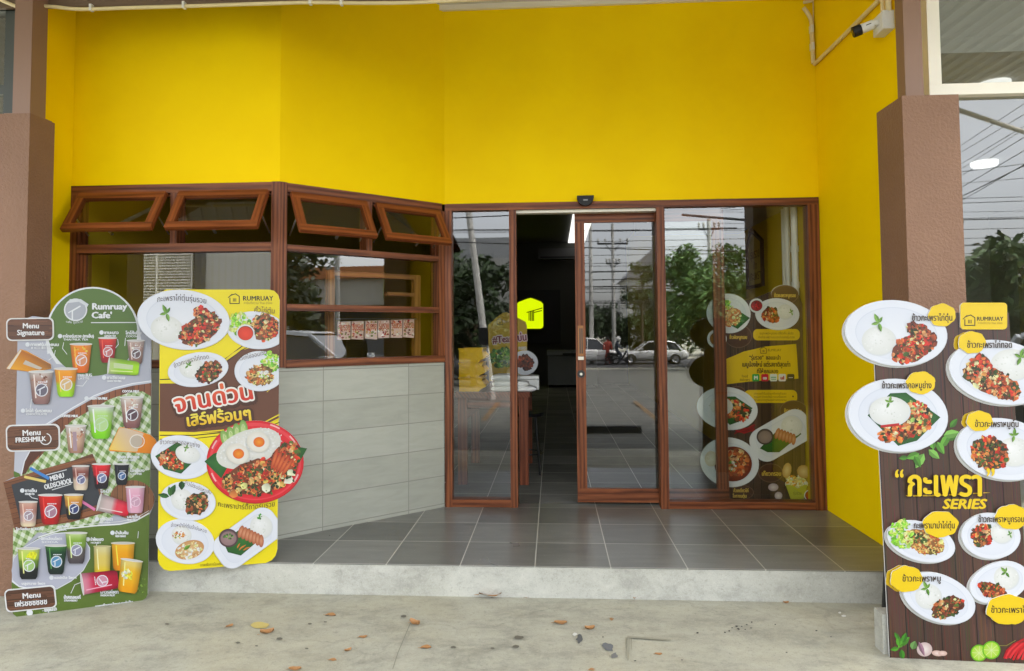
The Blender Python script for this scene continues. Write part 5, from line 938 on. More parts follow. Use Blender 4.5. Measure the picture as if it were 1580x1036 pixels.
# counter unit and packets behind the angled window
cu = thing('window_shelf_unit', 'orange brown wooden shelf frame behind the angled window', 'shelf', (0, 0, 0))
q = MB(TA)
for x0, x1, z0, z1 in ((.45, .505, 1.17, 1.88), (1.20, 1.26, 1.17, 1.88), (.505, 1.20, 1.84, 1.88), (.95, 1.20, 1.70, 1.73)): q.box((x0, .22, z0), (x1, .27, z1))
q.build('frame', WOODI, cu)
q = MB(TA); q.box((.45, .28, 1.18), (1.26, .55, 1.20)); q.build('shelf_board', WOODI, cu)
PKM = [(200, 40, 30), (236, 120, 60), (244, 206, 170), (250, 240, 230), (120, 130, 50), (150, 30, 40), (214, 160, 90), (90, 40, 30)]
for i in range(6):
    s0 = .508+i*.112; q = MB(TA); z0, z1 = 1.352+i*.003, 1.492+i*.004; yb = .17+.006*(i % 2); pts = [(s0+rnd.uniform(0, .004), z0), (s0+.102, z0-.004*(i % 3)), (s0+.104, z1), (s0+.004, z1-.004)]
    q.face([(a, yb, b) for a, b in pts], lin((236, 200, 190))); q.face([(a, yb+.018, b) for a, b in pts[::-1]], lin((220, 190, 180)))
    for j in range(4): a, b = pts[j], pts[(j+1) % 4]; q.face([(a[0], yb+.018, a[1]), (b[0], yb+.018, b[1]), (b[0], yb, b[1]), (a[0], yb, a[1])], lin((230, 200, 190)))
    for j in range(46):
        x, z = s0+rnd.uniform(.008, .096), rnd.uniform(z0+.01, z1-.01); r = rnd.uniform(.004, .012); c = rnd.choice(PKM if z > z0+.06 else PKM[:1]+PKM[4:]+PKM[2:4]); q.face([(x+r*math.cos(a), yb-.0008-j*.00001, z+r*.8*math.sin(a)) for a in (R(60*k_) for k_ in range(6))], lin(c))
    vs, f_, w_ = glyphs('รุ่มรวย')
    for dx, dz, cc, yy in ((.003, 0, (250, 236, 200), -.0020), (-.003, 0, (250, 236, 200), -.0021), (.0012, 0, (190, 40, 14), -.0026), (-.0012, 0, (190, 40, 14), -.0027), (0, 0, (200, 44, 16), -.0028)):
        for f in f_: q.face([(s0+.052+(vs[k_][0]/w_-.5)*.088+dx, yb+yy, z1-.07+vs[k_][1]*.075+dz) for k_ in f], lin(cc))
    tag(q.build('snack_packet', PRINT), 'red and cream snack packet hanging in the angled window, '+('first from the left', 'second from the left', 'third from the left', 'third from the right', 'second from the right', 'last on the right')[i], 'packet', 'snack packets hanging in the window')
q = MB(TA); q.tube([(.5, .18, 1.51), (1.2, .18, 1.515)], .004, n=6); tag(q.build('hanging_rail', STEEL), 'thin metal rail holding the snack packets', 'rail')

# ------------------------------------------------------------------ neighbouring shops
ns = thing('neighbouring_shop', 'white framed glass shop front next door on the right', 'building', (4.3, -1.3, 0)); Ti = Matrix.Translation((-4.3, 1.3, 0))
q = MB(Ti)
for a, b in (((2.312, -1.345, 2.857), (2.384, -1.25, 4.02)), ((2.449, -1.345, 2.79), (6.5, -1.25, 2.856)), ((2.312, -1.345, 2.786), (2.449, -1.25, 2.856)), ((2.312, -1.345, 0.12), (2.384, -1.25, 2.785)), ((6.5, -1.345, 0.1), (6.57, -1.25, 4.02))): q.box(a, b)
q.build('window_frame', WMET, ns, bevel=.004)
q = MB(Ti); q.box((2.384, -1.305, 2.867), (2.40, -1.27, 4.0)); q.box((2.40, -1.305, 2.857), (6.5, -1.27, 2.872)); q.build('glazing_bead', WMET, ns)
q = MB(Ti); q.face([(2.384, -1.29, 2.856), (6.5, -1.29, 2.856), (6.5, -1.29, 4.02), (2.384, -1.29, 4.02)]); q.build('pane', GLASSD, ns)
q = MB(Ti); q.face([(2.384, -1.29, 0.1), (6.5, -1.29, 0.1), (6.5, -1.29, 2.79), (2.384, -1.29, 2.79)]); q.build('pane', GLASSD, ns)
RM = mat('room_grey', (0.5, 0.5, 0.47), 0.8); q = MB(Ti); q.box((2.30, -1.2, 3.1), (6.6, 5.0, 3.2)); q.box((2.30, 5.0, 0), (6.6, 5.1, 3.1)); q.box((6.6, -1.34, 0), (6.75, 5.1, 4.2)); q.box((2.385, -1.34, GZ), (6.6, -1.0, 0.099)); q.box((2.30, -1.2, -.1), (6.6, 5.0, 0.0)); q.box((2.30, -1.2, 3.201), (6.6, -1.1, 4.2)); q.build('room', RM, ns)
q = MB(Ti); q.box((3.9, 0.2, 0.0), (4.06, 0.35, 1.95)); q.build('inner_post', mat('post_grey', (0.2, 0.2, 0.19), 0.6), ns)
for x, y, z, r, l in ((3.12, -0.66, 3.1, .10, 'round bright ceiling lamp close behind the upper pane next door'), (4.45, 1.6, 3.1, .12, 'round bright ceiling lamp deeper inside the shop next door')):
    q = MB(); q.lathe([(0, -.05), (r*.9, -.05), (r, -.03), (r, 0), (0, 0)], (x, y, z-.001), 28); tag(q.build('ceiling_lamp', mat('round_lamp', (0.9, 0.9, 0.9), 0.5, emit=(1, 1, 1), es=1.3/2**EXPO)), l, 'lamp')
nl = thing('neighbouring_shop', 'dark glass shop front next door on the left above the pillar', 'building', (-5, -1.2, 0)); Ti = Matrix.Translation((5, 1.2, 0)); q = MB(Ti); q.box((-3.56, -1.26, 3.0), (-6, -1.2, 3.06)); q.box((-3.47, -1.26, GZ), (-3.56, -1.2, 4.0)); q.box((-6.5, -1.26, 3.56), (-3.47, -1.2, 3.95)); q.build('window_frame', mat('dark_frame', lin((60, 66, 62)), 0.5), nl)
q = MB(Ti); q.face([(-6.5, -1.23, GZ), (-3.5, -1.23, GZ), (-3.5, -1.23, 3.9), (-6.5, -1.23, 3.9)]); q.build('pane', GLASSD, nl); q = MB(Ti); q.box((-6.5, 3, GZ), (-3.47, 3.1, 4)); q.box((-6.5, -1.1, 3.9), (-3.47, 3.1, 4)); q.build('room', mat('room_dark', (0.06, 0.06, 0.06), 0.8), nl)

# ------------------------------------------------------------------ dry leaves on the concrete
LEAFM = mat('dry_leaf', lin((176, 116, 66)), 0.7); v = objco(LEAFM); L(LEAFM, ramp(LEAFM, noise(LEAFM, v, 40, 3), [(0.3, lin((118, 80, 46))), (0.7, lin((184, 138, 88)))]), B_(LEAFM).inputs['Base Color'])
def leaf_mesh(kind):
    q = MB(); n = 7; c = (0.4, 1.0, -0.5)[kind]; rows = []
    for i in range(n+1):
        t = i/n; w = .32*math.sin(math.pi*min(1, t*.96+.02))**.7*(1+.12*math.sin(9*t+kind)); x = t-.5; z = .1+.16*c*(2*t-1)**2
        rows.append([(x, -w, z+.18*abs(c)+.04*math.sin(7*t)), (x, 0, z), (x, w, z+.22*abs(c))])
    for a, b in zip(rows[:-1], rows[1:]):
        for k_ in (0, 1): q.face([a[k_], b[k_], b[k_+1], a[k_+1]])
    q.tube([(-.5, 0, .12), (-.72, .04, .1)], .015, n=5); return q
lp = [leaf_mesh(i).build('dry_leaf', LEAFM, smooth=True, weld=True) for i in range(3)]; used = set()
for i, (x, y, s, a) in enumerate(((354, 967, 13, 60), (412, 979, 21, 20), (510, 950, 17, 0), (560, 984, 14, 15), (537, 1005, 12, 40), (513, 1019, 13, 0), (455, 1034, 20, 5), (640, 965, 22, -30), (657, 1000, 18, 10), (757, 921, 40, 5), (979, 924, 12, 80), (1119, 924, 22, 15), (1104, 924, 11, 40), (1213, 931, 9, 0), (811, 922, 11, 0), (865, 963, 22, 0), (910, 972, 17, 10), (944, 956, 11, 80), (1016, 1010, 12, 0), (1359, 957, 18, 50), (913, 1034, 12, 20))):
    p = on(2, GZ, x, y); k_ = i % 3; o = lp[k_] if k_ not in used else lp[k_].copy()
    if k_ in used: COL.objects.link(o)
    used.add(k_); d = math.hypot(p[0]-CAM[0], p[1]-CAM[1], p[2]-CAM[2]); o.location = (p[0], p[1], GZ-.003); o.scale = (s*.82*d/F_PX,)*3; o.rotation_euler = (0, 0, R(a)); tag(o, 'dry brown leaf lying on the concrete in front of the step', 'leaf', 'dry leaves on the ground')

# ------------------------------------------------------------------ the street behind the viewer, seen in the glass
ASPH = mat('asphalt', (0.05, 0.05, 0.052), 0.85); q = MB(); q.face([(-200, -46, LZ+.004), (200, -46, LZ+.004), (200, -33, LZ+.004), (-200, -33, LZ+.004)]); tag(q.build('road', ASPH), kind='structure')
q = MB(); q.box((-0.3, -5.06, GZ), (1.42, -4.93, GZ+.11)); tag(q.build('wheel_stop', mat('rubber', (.02, .02, .02), .7), bevel=.02), 'black rubber wheel stop on the parking bay', 'wheel stop')
q = MB()
for x, y, l in ((1.9, -6.6, 3.2), (-1.2, -6.6, 3.2), (4.9, -6.6, 3.2)): q.face([(x-.05, y-l, GZ+.008), (x+.05, y-l, GZ+.008), (x+.05, y, GZ+.008), (x-.05, y, GZ+.008)])
tag(q.build('parking_lines', mat('line_faded', lin((120, 92, 54)), .7)), kind='structure')
def gz(y): return GZ if y > -8 else (LZ if y < -31 else GZ+(LZ-GZ)*(-8-y)/23)
POLE = mat('pole_concrete', (.5, .49, .45), .8); BARK = mat('bark', lin((96, 80, 62)), .9)
def power_pole(x, y, h, r, lab, arms=((1.3, 1.15),), lean=0.0, m=POLE, box=None):
    t = thing('power_pole', lab, 'power pole', (x, y, gz(y)), group='power poles along the street'); q = MB(); q.tube([(0, 0, 0), (lean*.5, 0, h*.5), (lean, 0, h)], r, n=10, r2=r*.65); q.build('pole', m, t)
    for dz, w in arms:
        q = MB(); q.box((lean-w, -.05, h-dz-.06), (lean+w, .05, h-dz+.06)); q.build('crossarm', DARK, t)
        q = MB(); q.tube([(lean-w*.5, 0, h-dz), (lean, 0, h-dz-.7)], .025, n=5); q.tube([(lean+w*.5, 0, h-dz), (lean, 0, h-dz-.7)], .025, n=5); q.build('brace', DARK, t)
        for k_ in (-.95, -.5, .5, .95): q = MB(); q.lathe([(0, .35), (.05, .33), (.09, .25), (.05, .2), (.09, .12), (.04, .06), (.04, 0), (0, 0)], (lean+w*k_, 0, h-dz+.06), 8); q.build('insulator', POLE, t)
    if box: q = MB(); q.box((-.13+lean*box/h, r*.4, box), (.13+lean*box/h, r+.16, box+.42)); q.build('meter_box', DARK, t)
    return t
power_pole(4.62, -45, 10.2, .17, 'tall power pole with wide crossarm beyond the parked white cars', ((1.5, 1.15), (3.0, .5))); power_pole(2.55, -38, 9.5, .16, 'plain power pole left of the tall crossarm pole', ()); power_pole(-1.45, -11, 7.2, .10, 'leaning pale concrete pole with meter box near the left door pane', (), -.86, POLE, 1.35); power_pole(9.2, -34, 8.6, .16, 'power pole rising behind the big round tree', ((.6, .6),)); power_pole(21.5, -10.9, 7.2, .15, 'dark power pole on the right beside the orange trimmed building', ((.5, 1.0),)); power_pole(1.2, -33, 6.6, .08, 'short thin pole behind the white estate car', ((.4, .5),))
WIRE = mat('wire', (.012, .012, .012), .6)
def wire(a, b, sag, r=.014, n=14, k_=0):
    pts = []
    for i in range(n+1): t = i/n; pts.append((a[0]+(b[0]-a[0])*t, a[1]+(b[1]-a[1])*t, a[2]+(b[2]-a[2])*t-sag*4*t*(1-t)))
    q = MB(); q.tube(pts, r, n=4, cap=False); tag(q.build('power_line', WIRE), 'dark overhead wire strung along the street, one of a tangled bundle', 'wire', 'overhead wires along the street')
for z, y, r in ((9.7, -45, .022), (9.2, -44.2, .02), (8.55, -45.6, .02), (8.5, -44.4, .02), (7.0, -38, .018), (6.6, -38.2, .018), (6.2, -38, .02), (5.6, -38.1, .026), (5.2, -38.1, .03), (4.9, -38.0, .035), (4.6, -38, .03), (4.3, -38.1, .03), (3.9, -38, .025), (3.7, -37.6, .02), (3.5, -38.2, .02), (4.45, -37.5, .02), (4.75, -37.4, .02), (5.05, -37.7, .02), (5.4, -37.5, .018), (6.0, -37.4, .016), (4.1, -37.3, .02), (3.2, -38.3, .02)): wire((-40, y, z+rnd.uniform(-.3, .3)), (60, y-.5, z+rnd.uniform(-.6, .4)), rnd.uniform(.2, .6), r)
def refl_pt(px_, py_, yv, y0=-1.29): a = on(1, yv, px_, py_); return (a[0], 2*y0-yv, a[2])
for (xa, ya), (xb, yb), d0, d1, r in (((1440, 250), (1600, 144), 17, 9, .009), ((1440, 258), (1600, 162), 17, 9, .009), ((1440, 276), (1600, 180), 17, 9, .009), ((1440, 285), (1600, 184), 17, 9, .008), ((1440, 295), (1600, 197), 17, 9, .010), ((1440, 312), (1600, 218), 17, 9, .010), ((1440, 322), (1600, 243), 17, 9, .014), ((1440, 332), (1600, 240), 17, 9, .010), ((1440, 268), (1600, 249), 20, 19, .012), ((1440, 284), (1600, 272), 20, 19, .010), ((1440, 305), (1600, 302), 22, 21, .012), ((1440, 313), (1600, 308), 22, 21, .014), ((1440, 326), (1600, 324), 22, 21, .008), ((1440, 336), (1600, 333), 22, 21, .010)):
    a, b = Vector(refl_pt(xa, ya, d0)), Vector(refl_pt(xb, yb, d1)); wire(a-(b-a)*2.2, b+(b-a)*.8, .06, r)
a, b = refl_pt(1440, 157, 2.1), refl_pt(1640, 224, 2.1); q = MB(); q.tube([a, b], .026, n=10); tag(q.build('stay_pipe', WMET), 'sloping grey pipe under the front edge of the canopy', 'pipe')
for i in range(3): wire((-25, -12.0, 5.2-i*.55), (4, -9, 3.1+i*.5), .1, .012)
wire((6.5, -28, 7.2), (16, -24, 5.6), .05, .06)

LEAFT = mat('tree_leaf', (.05, .09, .025), .6); ob_ = N(LEAFT, 'ShaderNodeVertexColor', layer_name='print'); L(LEAFT, ob_.outputs[0], B_(LEAFT).inputs['Base Color'])
def tree(x, y, h, cr, lab, dens=900, dark=1.0, trunk=.14, low=.3, seed=1):
    rr = random.Random(seed); t = thing('tree', lab, 'tree', (x, y, gz(y)), group='trees along the street'); q = MB(); bz = h*low; tips = []
    q.tube([(0, 0, 0), (rr.uniform(-.1, .1), 0, bz), (rr.uniform(-.2, .2), rr.uniform(-.2, .2), h*.8)], trunk, n=8, r2=trunk*.35)
    for i in range(9):
        a = rr.random()*6.28; z = bz+rr.random()*(h*.45); e = (cr*rr.uniform(.5, .9)*math.cos(a), cr*rr.uniform(.5, .9)*math.sin(a), min(h*.95, z+rr.uniform(.3, 1.2)*cr*.6)); q.tube([(0, 0, z), (e[0]*.5, e[1]*.5, (z+e[2])/2+.1), e], trunk*.4, n=5, r2=trunk*.1); tips.append(e)
    q.build('trunk', BARK, t); q = MB(); cl = [(e, cr*rr.uniform(.3, .5)) for e in tips]+[((rr.uniform(-.6, .6)*cr, rr.uniform(-.6, .6)*cr, rr.uniform(bz+.3*cr, h-.25*cr)), cr*rr.uniform(.28, .5)) for i in range(12)]
    for i in range(dens):
        c, r = rr.choice(cl); a = rr.random()*6.28; b = math.acos(rr.uniform(-1, 1)); k_ = r*rr.random()**.4; p = (c[0]+k_*math.sin(b)*math.cos(a), c[1]+k_*math.sin(b)*math.sin(a), c[2]+k_*.8*math.cos(b)); s = rr.uniform(.10, .22)*(cr/2)**.5*(1400/max(1400, dens))**.35
        n1 = Vector((rr.uniform(-1, 1), rr.uniform(-1, 1), rr.uniform(-.4, .8))).normalized(); n2 = n1.cross(Vector((rr.uniform(-1, 1), rr.uniform(-1, 1), rr.uniform(-1, 1)))).normalized(); v0 = Vector(p); j = rr.uniform(.6, 1.5)*dark
        for m_ in range(3):
            o_ = v0+Vector((rr.uniform(-s, s), rr.uniform(-s, s), rr.uniform(-s, s))); q.face([o_-n1*s, o_-n2*s*.42, o_+n1*s, o_+n2*s*.42], (.045*j, .085*j, .02*j))
    q.build('crown', LEAFT, t); return t
for a in ((8.1, -30, 6.5, 2.3, 'big light green round tree right of the parked cars', 4200, 2.0, .16, .27, 3), (10.9, -31, 5.2, 2.0, 'lower bushy tree right of the big round tree', 2200, 1.5, .14, .05, 4), (10.0, -34.5, 5.4, 2.1, 'rounded green tree between the big round tree and the lower bushy one', 2600, 1.6, .14, .03, 31), (7.2, -46, 5.6, 1.9, 'green tree standing behind the white saloon across the road', 1500, 1.0, .12, .03, 32), (6.3, -42, 7.0, 1.3, 'slender loose tree behind the white saloon car', 500, .9, .12, .5, 5), (1.6, -43, 4.6, 2.2, 'dark low tree left behind the parked cars', 1000, .6, .15, .1, 6), (4.6, -47, 4.4, 2.0, 'dark low tree under the tall power pole', 900, .6, .15, .1, 7),
          (-2.6, -17, 4.6, 1.7, 'dark tree behind the leaning pale pole', 1300, .55, .12, .12, 8), (-1.6, -24, 5.0, 1.7, 'dark full tree further behind the leaning pole', 1000, .5, .12, .05, 9), (-4.2, -21, 6.6, 1.9, 'tall tree at the corner of the louvred building', 1000, .7, .14, .15, 10), (12.2, -16.5, 4.8, 1.9, 'leafy tree facing the shop next door, in front of the wires', 1400, 1.1, .13, .1, 11), (15.5, -17.5, 4.4, 2.0, 'second leafy tree right of the one facing the shop next door', 1200, .9, .13, .1, 12), (15.5, -10.4, 5.2, 2.0, 'dark spreading tree beside the road on the right', 1200, .5, .13, .25, 13), (19.5, -12.8, 5.6, 2.0, 'dark tree further along the road on the right', 900, .5, .13, .2, 14)): tree(*a)
row = [tree(-9, -52, 5.6, 2.6, 'dark full tree in the row across the street', 1300, .55, .16, .05, 21), tree(-4.2, -53, 4.8, 2.5, 'dark full tree in the row across the street', 1200, .6, .16, .05, 22)]
for i, x in enumerate((1.0, 9.6, 14.0, 18.5, 24.0, 29.0, -14.5, -20)):
    o = copy_tree(row[i % 2]); o.location = (x, -51-(i*7 % 4), LZ); o.rotation_euler = (0, 0, i*1.3); o.scale = (1+.1*(i % 3),)*3

# buildings across the lot
def building(name, lab, x0, x1, y0, y1, h, m, win=(), roof=None):
    t = thing(name, lab, 'building', ((x0+x1)/2, (y0+y1)/2, GZ)); Ti = Matrix.Translation((-(x0+x1)/2, -(y0+y1)/2, -GZ)); q = MB(Ti); q.box((x0, y0, GZ), (x1, y1, h)); q.build('wall', m, t)
    if roof: q = MB(Ti); q.prism([(x0-.4, h), (x1+.4, h), ((x0+x1)/2, h+roof[0])], 1, y0-.4, y1+.4); q.build('roof', roof[1], t)
    return t, Ti
GREYW = mat('grey_cladding', (.45, .45, .40), .8); v = objco(GREYW); wv = N(GREYW, 'ShaderNodeTexWave', bands_direction='X'); wv.inputs['Scale'].default_value = 1.6; L(GREYW, v, wv.inputs[0]); L(GREYW, ramp(GREYW, wv.outputs[1], [(0, (.38, .38, .34)), (.5, (.47, .47, .42))]), B_(GREYW).inputs['Base Color'])
b1, Ti = building('louvred_building', 'grey building with a louvred bay facing the left window', -24, -6.6, -24, -15.2, 6.0, GREYW)
q = MB(Ti)
for i in range(46): q.box((-14.6, -15.19, 1.9+i*.083), (-10.3, -15.06, 1.935+i*.083))
for x in (-14.6, -13.5, -12.45, -11.4, -10.35): q.box((x, -15.05, 1.8), (x+.04, -15.02, 5.7))
q.build('louvre', mat('louvre_pale', (.8, .79, .7), .6), b1); q = MB(Ti); q.box((-24, -15.19, 1.65), (-6.6, -15.1, 1.78)); q.box((-24, -15.19, 3.05), (-10.2, -15.1, 3.1)); q.box((-10.2, -15.19, GZ), (-10.0, -14.95, 6.0)); q.build('trim', mat('trim_dark', (.08, .08, .075), .7), b1)
b2, Ti = building('warehouse', 'low building with a grey corrugated roof behind the dark trees', -9, -1.6, -40, -30, 5.4, mat('warehouse_wall', (.3, .3, .28), .8)); q = MB(Ti)
for i in range(12): q.box((-9.3, -30+.0-i*.55, 5.4+i*.17), (-1.2, -30.5-i*.55, 5.5+i*.17))
q.build('roof', mat('roof_grey', (.22, .23, .23), .6), b2)
b3, Ti = building('townhouse', 'pale townhouse with pitched roof beyond the street trees', 7.2, 11.5, -66, -58, 6.5, mat('townhouse_wall', (.6, .6, .56), .8), roof=(2.6, mat('roof_slate', (.25, .25, .26), .7))); q = MB(Ti)
for x in (7.8, 9.6):
    for z in (1.2, 3.9): q.box((x, -57.99, z), (x+1.1, -57.9, z+1.5))
q.build('window', DARK, b3)
b4, Ti = building('roadside_shop', 'long pale shop with orange fascia and colourful signs on the right', 27, 36, -16, -3, 4.3, mat('shop_wall', (.55, .52, .44), .8)); q = MB(Ti); q.box((26.6, -16.2, 4.3), (36, -2.8, 4.9)); q.build('fascia', mat('orange_fascia', lin((190, 120, 70)), .6), b4)
for y0, y1, z0, z1, c, n in ((-8.2, -6.7, 4.4, 5.3, (200, 60, 44), 'red'), (-10.6, -8.9, 3.3, 4.2, (170, 176, 40), 'lime'), (-8.4, -6.4, 3.2, 4.1, (150, 160, 190), 'blue')): q = MB(Ti); q.box((26.45, y0, z0), (26.58, y1, z1)); q.build('sign_panel', mat('sign_'+n, lin(c), .5), b4)
q = MB(Ti); q.box((26.9, -16, .2), (26.995, -3, 2.9)); q.build('shop_window', DARK, b4)

# vehicles
def paint(n, c): return mat(n, c, .22, spec=.6)
CGL = mat('car_glass', (.015, .018, .02), .04, spec=.8); TYRE = mat('tyre_rubber', (.02, .02, .02), .8); RIM = mat('rim_alloy', (.5, .5, .5), .3, .9); LGT = mat('headlight_lens', (.7, .7, .7), .1); RLT = mat('tail_lens', (.35, .02, .02), .15)
def make_car(lab, pm, x, y, rz, suv=False, group='cars parked on the lot', z=GZ):
    t = thing('parked_car', lab, 'car', (x, y, z), rz, group); Hh = 1.66 if suv else 1.46; bl = .98 if suv else .90
    # stations along the length: x, half width, bottom, shoulder height
    S_ = [(-2.22, .60, .42, .62), (-2.16, .74, .30, .80), (-1.95, .82, .24, bl+.03), (-1.3, .87, .20, bl+.02), (-.4, .885, .19, bl), (.5, .885, .19, bl-.02), (1.0, .875, .19, bl-.05), (1.5, .85, .21, bl-.12), (1.95, .78, .25, bl-.24), (2.14, .66, .32, .58), (2.2, .5, .42, .5)]
    def ring(s): x_, w, a, b = s; return [(x_, -w*.86, a), (x_, -w*.98, a+(b-a)*.25), (x_, -w, a+(b-a)*.55), (x_, -w*.97, b-.06), (x_, -w*.86, b), (x_, 0, b+.025), (x_, w*.86, b), (x_, w*.97, b-.06), (x_, w, a+(b-a)*.55), (x_, w*.98, a+(b-a)*.25), (x_, w*.86, a), (x_, 0, a)]
    def loft(q, rs):
        for A_, B2 in zip(rs[:-1], rs[1:]):
            for k_ in range(len(A_)): q.face([A_[k_], A_[(k_+1) % len(A_)], B2[(k_+1) % len(A_)], B2[k_]])
        q.face(rs[0][::-1]); q.face(rs[-1])
    q = MB(); loft(q, [ring(s) for s in S_]); o = q.build('body', pm, t, smooth=True, weld=True); m_ = o.modifiers.new('sub', 'SUBSURF'); m_.levels = 1; m_.render_levels = 1
    rear = -2.0 if suv else -1.75
    G_ = [(rear, .70, bl-.05, bl+.02), (rear+.28, .70, bl-.05, Hh-.12), (rear+.75, .68, bl-.05, Hh-.02), (-.3, .67, bl-.05, Hh), (.25, .66, bl-.05, Hh-.05), (1.02, .70, bl-.10, bl-.06)]
    def gr(s): x_, w, a, b = s; w2 = w*.86 if b > bl+.1 else w; return [(x_, -w-.07, a), (x_, -w2-.01, max(a+.01, b-.07)), (x_, -w2+.08, b), (x_, w2-.08, b), (x_, w2+.01, max(a+.01, b-.07)), (x_, w+.07, a)]
    q = MB(); loft(q, [gr(s) for s in G_]); q.build('windows', CGL, t, smooth=False, weld=True)
    q = MB(); rf = [(rear+.26, .58, Hh-.10), (rear+.75, .59, Hh+.005), (-.3, .585, Hh+.02), (.27, .57, Hh-.035)]
    for A_, B2 in zip(rf[:-1], rf[1:]): q.face([(A_[0], -A_[1], A_[2]), (A_[0], A_[1], A_[2]), (B2[0], B2[1], B2[2]), (B2[0], -B2[1], B2[2])][::-1]); [q.face([(A_[0], s*A_[1], A_[2]), (B2[0], s*B2[1], B2[2]), (B2[0], s*(B2[1]+.04), B2[2]-.06), (A_[0], s*(A_[1]+.04), A_[2]-.06)]) for s in (-1, 1)]
    for s in (-1, 1):
        for p0, p1, w in (((.26, .60, Hh-.06), (1.03, .765, bl-.06), .035), ((-.32, .60, Hh-.04), (-.35, .765, bl), .03), ((rear+.3, .615, Hh-.14), (rear+.02, .76, bl), .06), ((rear+1.0, .61, Hh-.06), (rear+.82, .77, bl), .03)): q.tube([(p0[0], s*p0[1], p0[2]), (p1[0], s*p1[1], p1[2])], w, n=6)
    q.build('roof', pm, t)
    for xw in (-1.35, 1.38):
        for s in (-1, 1):
            Tw = Matrix.Translation((xw, s*.80, .33)) @ Matrix.Rotation(R(90)*(-s), 4, 'X'); q = MB(Tw); q.lathe([(.0, -.11), (.30, -.11), (.33, -.07), (.33, .07), (.30, .105), (.215, .105), (.215, .08)], n=24); w_ = q.build('wheel', TYRE, t); q = MB(Tw); q.lathe([(.215, .09), (.20, .10), (.17, .08), (0, .085)], n=10); q.build('rim', RIM, w_); 
    for s in (-1, 1):
        q = MB(); q.box((1.96, s*.42, .56), (2.14, s*.62, .68)); q.build('headlight', LGT, t, bevel=.02); q = MB(); q.box((-2.13, s*.46, .66), (-1.98, s*.70, .80)); q.build('tail_light', RLT, t, bevel=.02)
        q = MB(); q.box((.66, s*.90, bl-.02), (.84, s*1.07, bl+.13)); q.box((.72, s*.80, bl+.0), (.80, s*.90, bl+.04)); q.build('wing_mirror', pm, t, bevel=.02)
        q = MB(); q.box((-.28, s*.893, bl-.16), (-.12, s*.905, bl-.13)); q.box((-1.15, s*.885, bl-.16), (-1.0, s*.90, bl-.13)); q.build('door_handle', pm, t)
    q = MB(); q.box((2.16, -.3, .42), (2.205, .3, .52)); q.build('grille', DARK, t); return t
WP = paint('white_paint', (.72, .72, .70)); SP = paint('silver_paint', (.55, .58, .60)); RP = paint('red_paint', (.16, .02, .025)); GP = paint('grey_paint', (.12, .12, .13))
make_car('silver blue saloon parked close by facing the shops', SP, 7.05, -5.0, R(90)).scale = (1.12,)*3; make_car('white tall estate car standing side on across the lot', WP, 2.55, -37.6, 0, True, z=LZ); make_car('white saloon car right behind the motorcycle across the lot', WP, 6.35, -37.9, R(180), z=LZ); make_car('dark red saloon further away beyond the silver one', RP, 11.2, -6.6, R(80)); make_car('grey tall car parked on the right near the road', GP, 15.0, -6.5, R(95), True); make_car('white tall car in the row near the roadside shop', WP, 17.6, -9.5, R(100), True); make_car('dark grey saloon in the shade of the dark trees', GP, -2.6, -21, R(15), z=gz(-21))
def skin_fig(name, verts, edges, m, parent):
    me = bpy.data.meshes.new(name); bm = bmesh.new(); sl = bm.verts.layers.skin.verify(); vs = []
    for i, (p, r) in enumerate(verts): w = bm.verts.new(p); w[sl].radius = (r, r); w[sl].use_root = i == 0; vs.append(w)
    for a, b in edges: bm.edges.new((vs[a], vs[b]))
    bm.to_mesh(me); bm.free(); me.materials.append(m); o = bpy.data.objects.new(name, me); COL.objects.link(o); o.parent = parent; o.modifiers.new('skin', 'SKIN'); u = o.modifiers.new('sub', 'SUBSURF'); u.levels = 1; u.render_levels = 1; return o
mc = thing('motorcycle', 'small dark motorcycle standing before the white cars', 'motorcycle', (4.15, -36.2, LZ), R(8))
for x in (-.62, .62):
    q = MB(Matrix.Translation((x, 0, .28)) @ Matrix.Rotation(R(90), 4, 'X')); q.lathe([(.2, -.04), (.27, -.05), (.29, 0), (.27, .05), (.2, .04)], n=20); q.build('wheel', TYRE, mc)
q = MB(); q.tube([(-.62, 0, .28), (-.2, 0, .42), (.15, 0, .40), (.42, 0, .85)], .06, n=8); q.box((-.75, -.1, .62), (.1, .1, .74)); q.build('body', DARK, mc, bevel=.02); q = MB(); q.tube([(.62, 0, .28), (.42, 0, .95)], .03, n=6); q.tube([(.40, -.32, 1.0), (.42, 0, .95), (.40, .32, 1.0)], .018, n=6); q.build('handlebar', BLKM, mc); q = MB(); q.lathe([(0, .08), (.08, .06), (.09, 0), (0, 0)], (.48, 0, .86), 10); q.build('headlight', LGT, mc)
JK = mat('dark_jacket', (.03, .04, .06), .8); RJ = mat('red_jacket', (.35, .05, .03), .8); SKN = mat('skin', (.35, .2, .13), .6); TRO = mat('dark_trousers', (.03, .03, .04), .8)
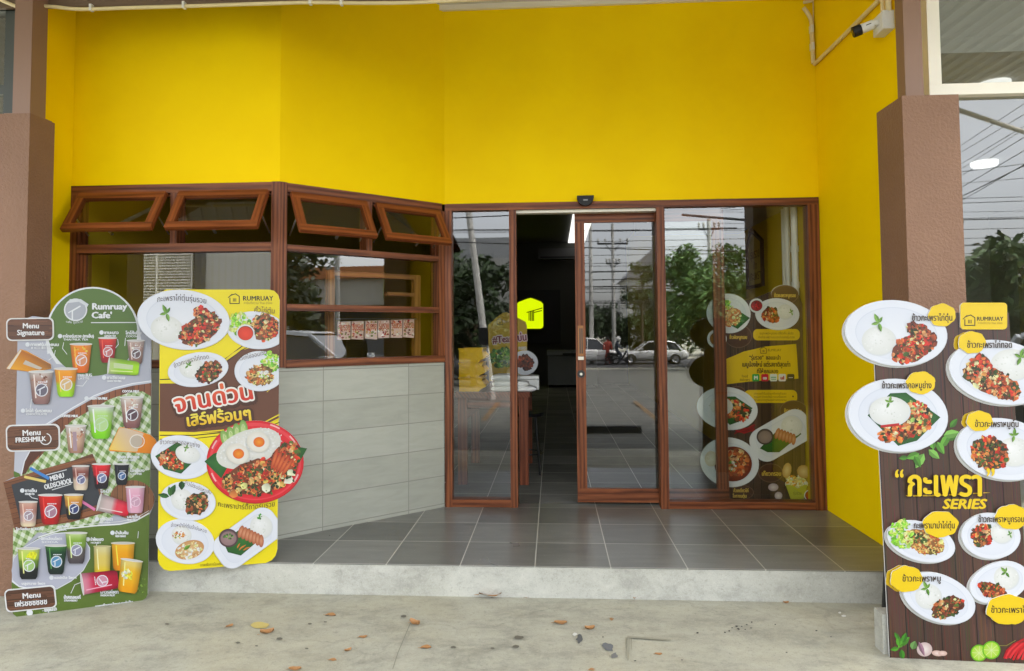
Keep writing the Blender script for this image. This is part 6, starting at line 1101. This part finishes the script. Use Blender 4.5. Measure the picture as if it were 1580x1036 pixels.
pr = thing('person', 'motorcycle rider in dark jacket with a pale helmet, seated on the motorcycle', 'person', (4.0, -36.2, LZ), R(8), 'people by the motorcycle')
skin_fig('body', [((-.1, 0, .80), .14), ((-.06, 0, 1.05), .14), ((.0, 0, 1.28), .16), ((.04, 0, 1.42), .07), ((.07, 0, 1.58), .10), ((.02, .2, 1.32), .07), ((.18, .26, 1.08), .05), ((.38, .26, 1.02), .04), ((.02, -.2, 1.32), .07), ((.18, -.26, 1.08), .05), ((.38, -.26, 1.02), .04), ((.25, .16, .72), .09), ((.18, .18, .34), .06), ((.28, .18, .28), .05), ((.25, -.16, .72), .09), ((.18, -.18, .34), .06), ((.28, -.18, .28), .05)], [(0, 1), (1, 2), (2, 3), (3, 4), (2, 5), (5, 6), (6, 7), (2, 8), (8, 9), (9, 10), (0, 11), (11, 12), (12, 13), (0, 14), (14, 15), (15, 16)], JK, pr)
q = MB(); q.lathe([(0, .15), (.08, .13), (.14, .05), (.15, -.04), (.12, -.12), (0, -.12)], (.08, 0, 1.62), 14); q.build('helmet', WPL, pr, smooth=True)
pr = thing('person', 'standing person in a red jacket left of the motorcycle rider', 'person', (3.45, -36.5, LZ), R(90), 'people by the motorcycle')
skin_fig('body', [((0, 0, .92), .13), ((0, 0, 1.15), .13), ((0, 0, 1.36), .15), ((0, 0, 1.46), .06), ((0.02, 0, 1.62), .1), ((0, .2, 1.38), .065), ((.04, .25, 1.12), .05), ((.14, .24, .92), .04), ((0, -.2, 1.38), .065), ((.03, -.25, 1.12), .05), ((.1, -.25, .9), .04), ((.02, .1, .5), .075), ((0, .11, .08), .05), ((.14, .11, .04), .045), ((-.02, -.1, .5), .075), ((-.06, -.11, .08), .05), ((.08, -.11, .04), .045)], [(0, 1), (1, 2), (2, 3), (3, 4), (2, 5), (5, 6), (6, 7), (2, 8), (8, 9), (9, 10), (0, 11), (11, 12), (12, 13), (0, 14), (14, 15), (15, 16)], RJ, pr)
q = MB(); q.lathe([(0, .12), (.08, .1), (.115, .02), (.1, -.05), (0, -.02)], (.0, 0, 1.64), 12); q.build('hair', DARK, pr, smooth=True)
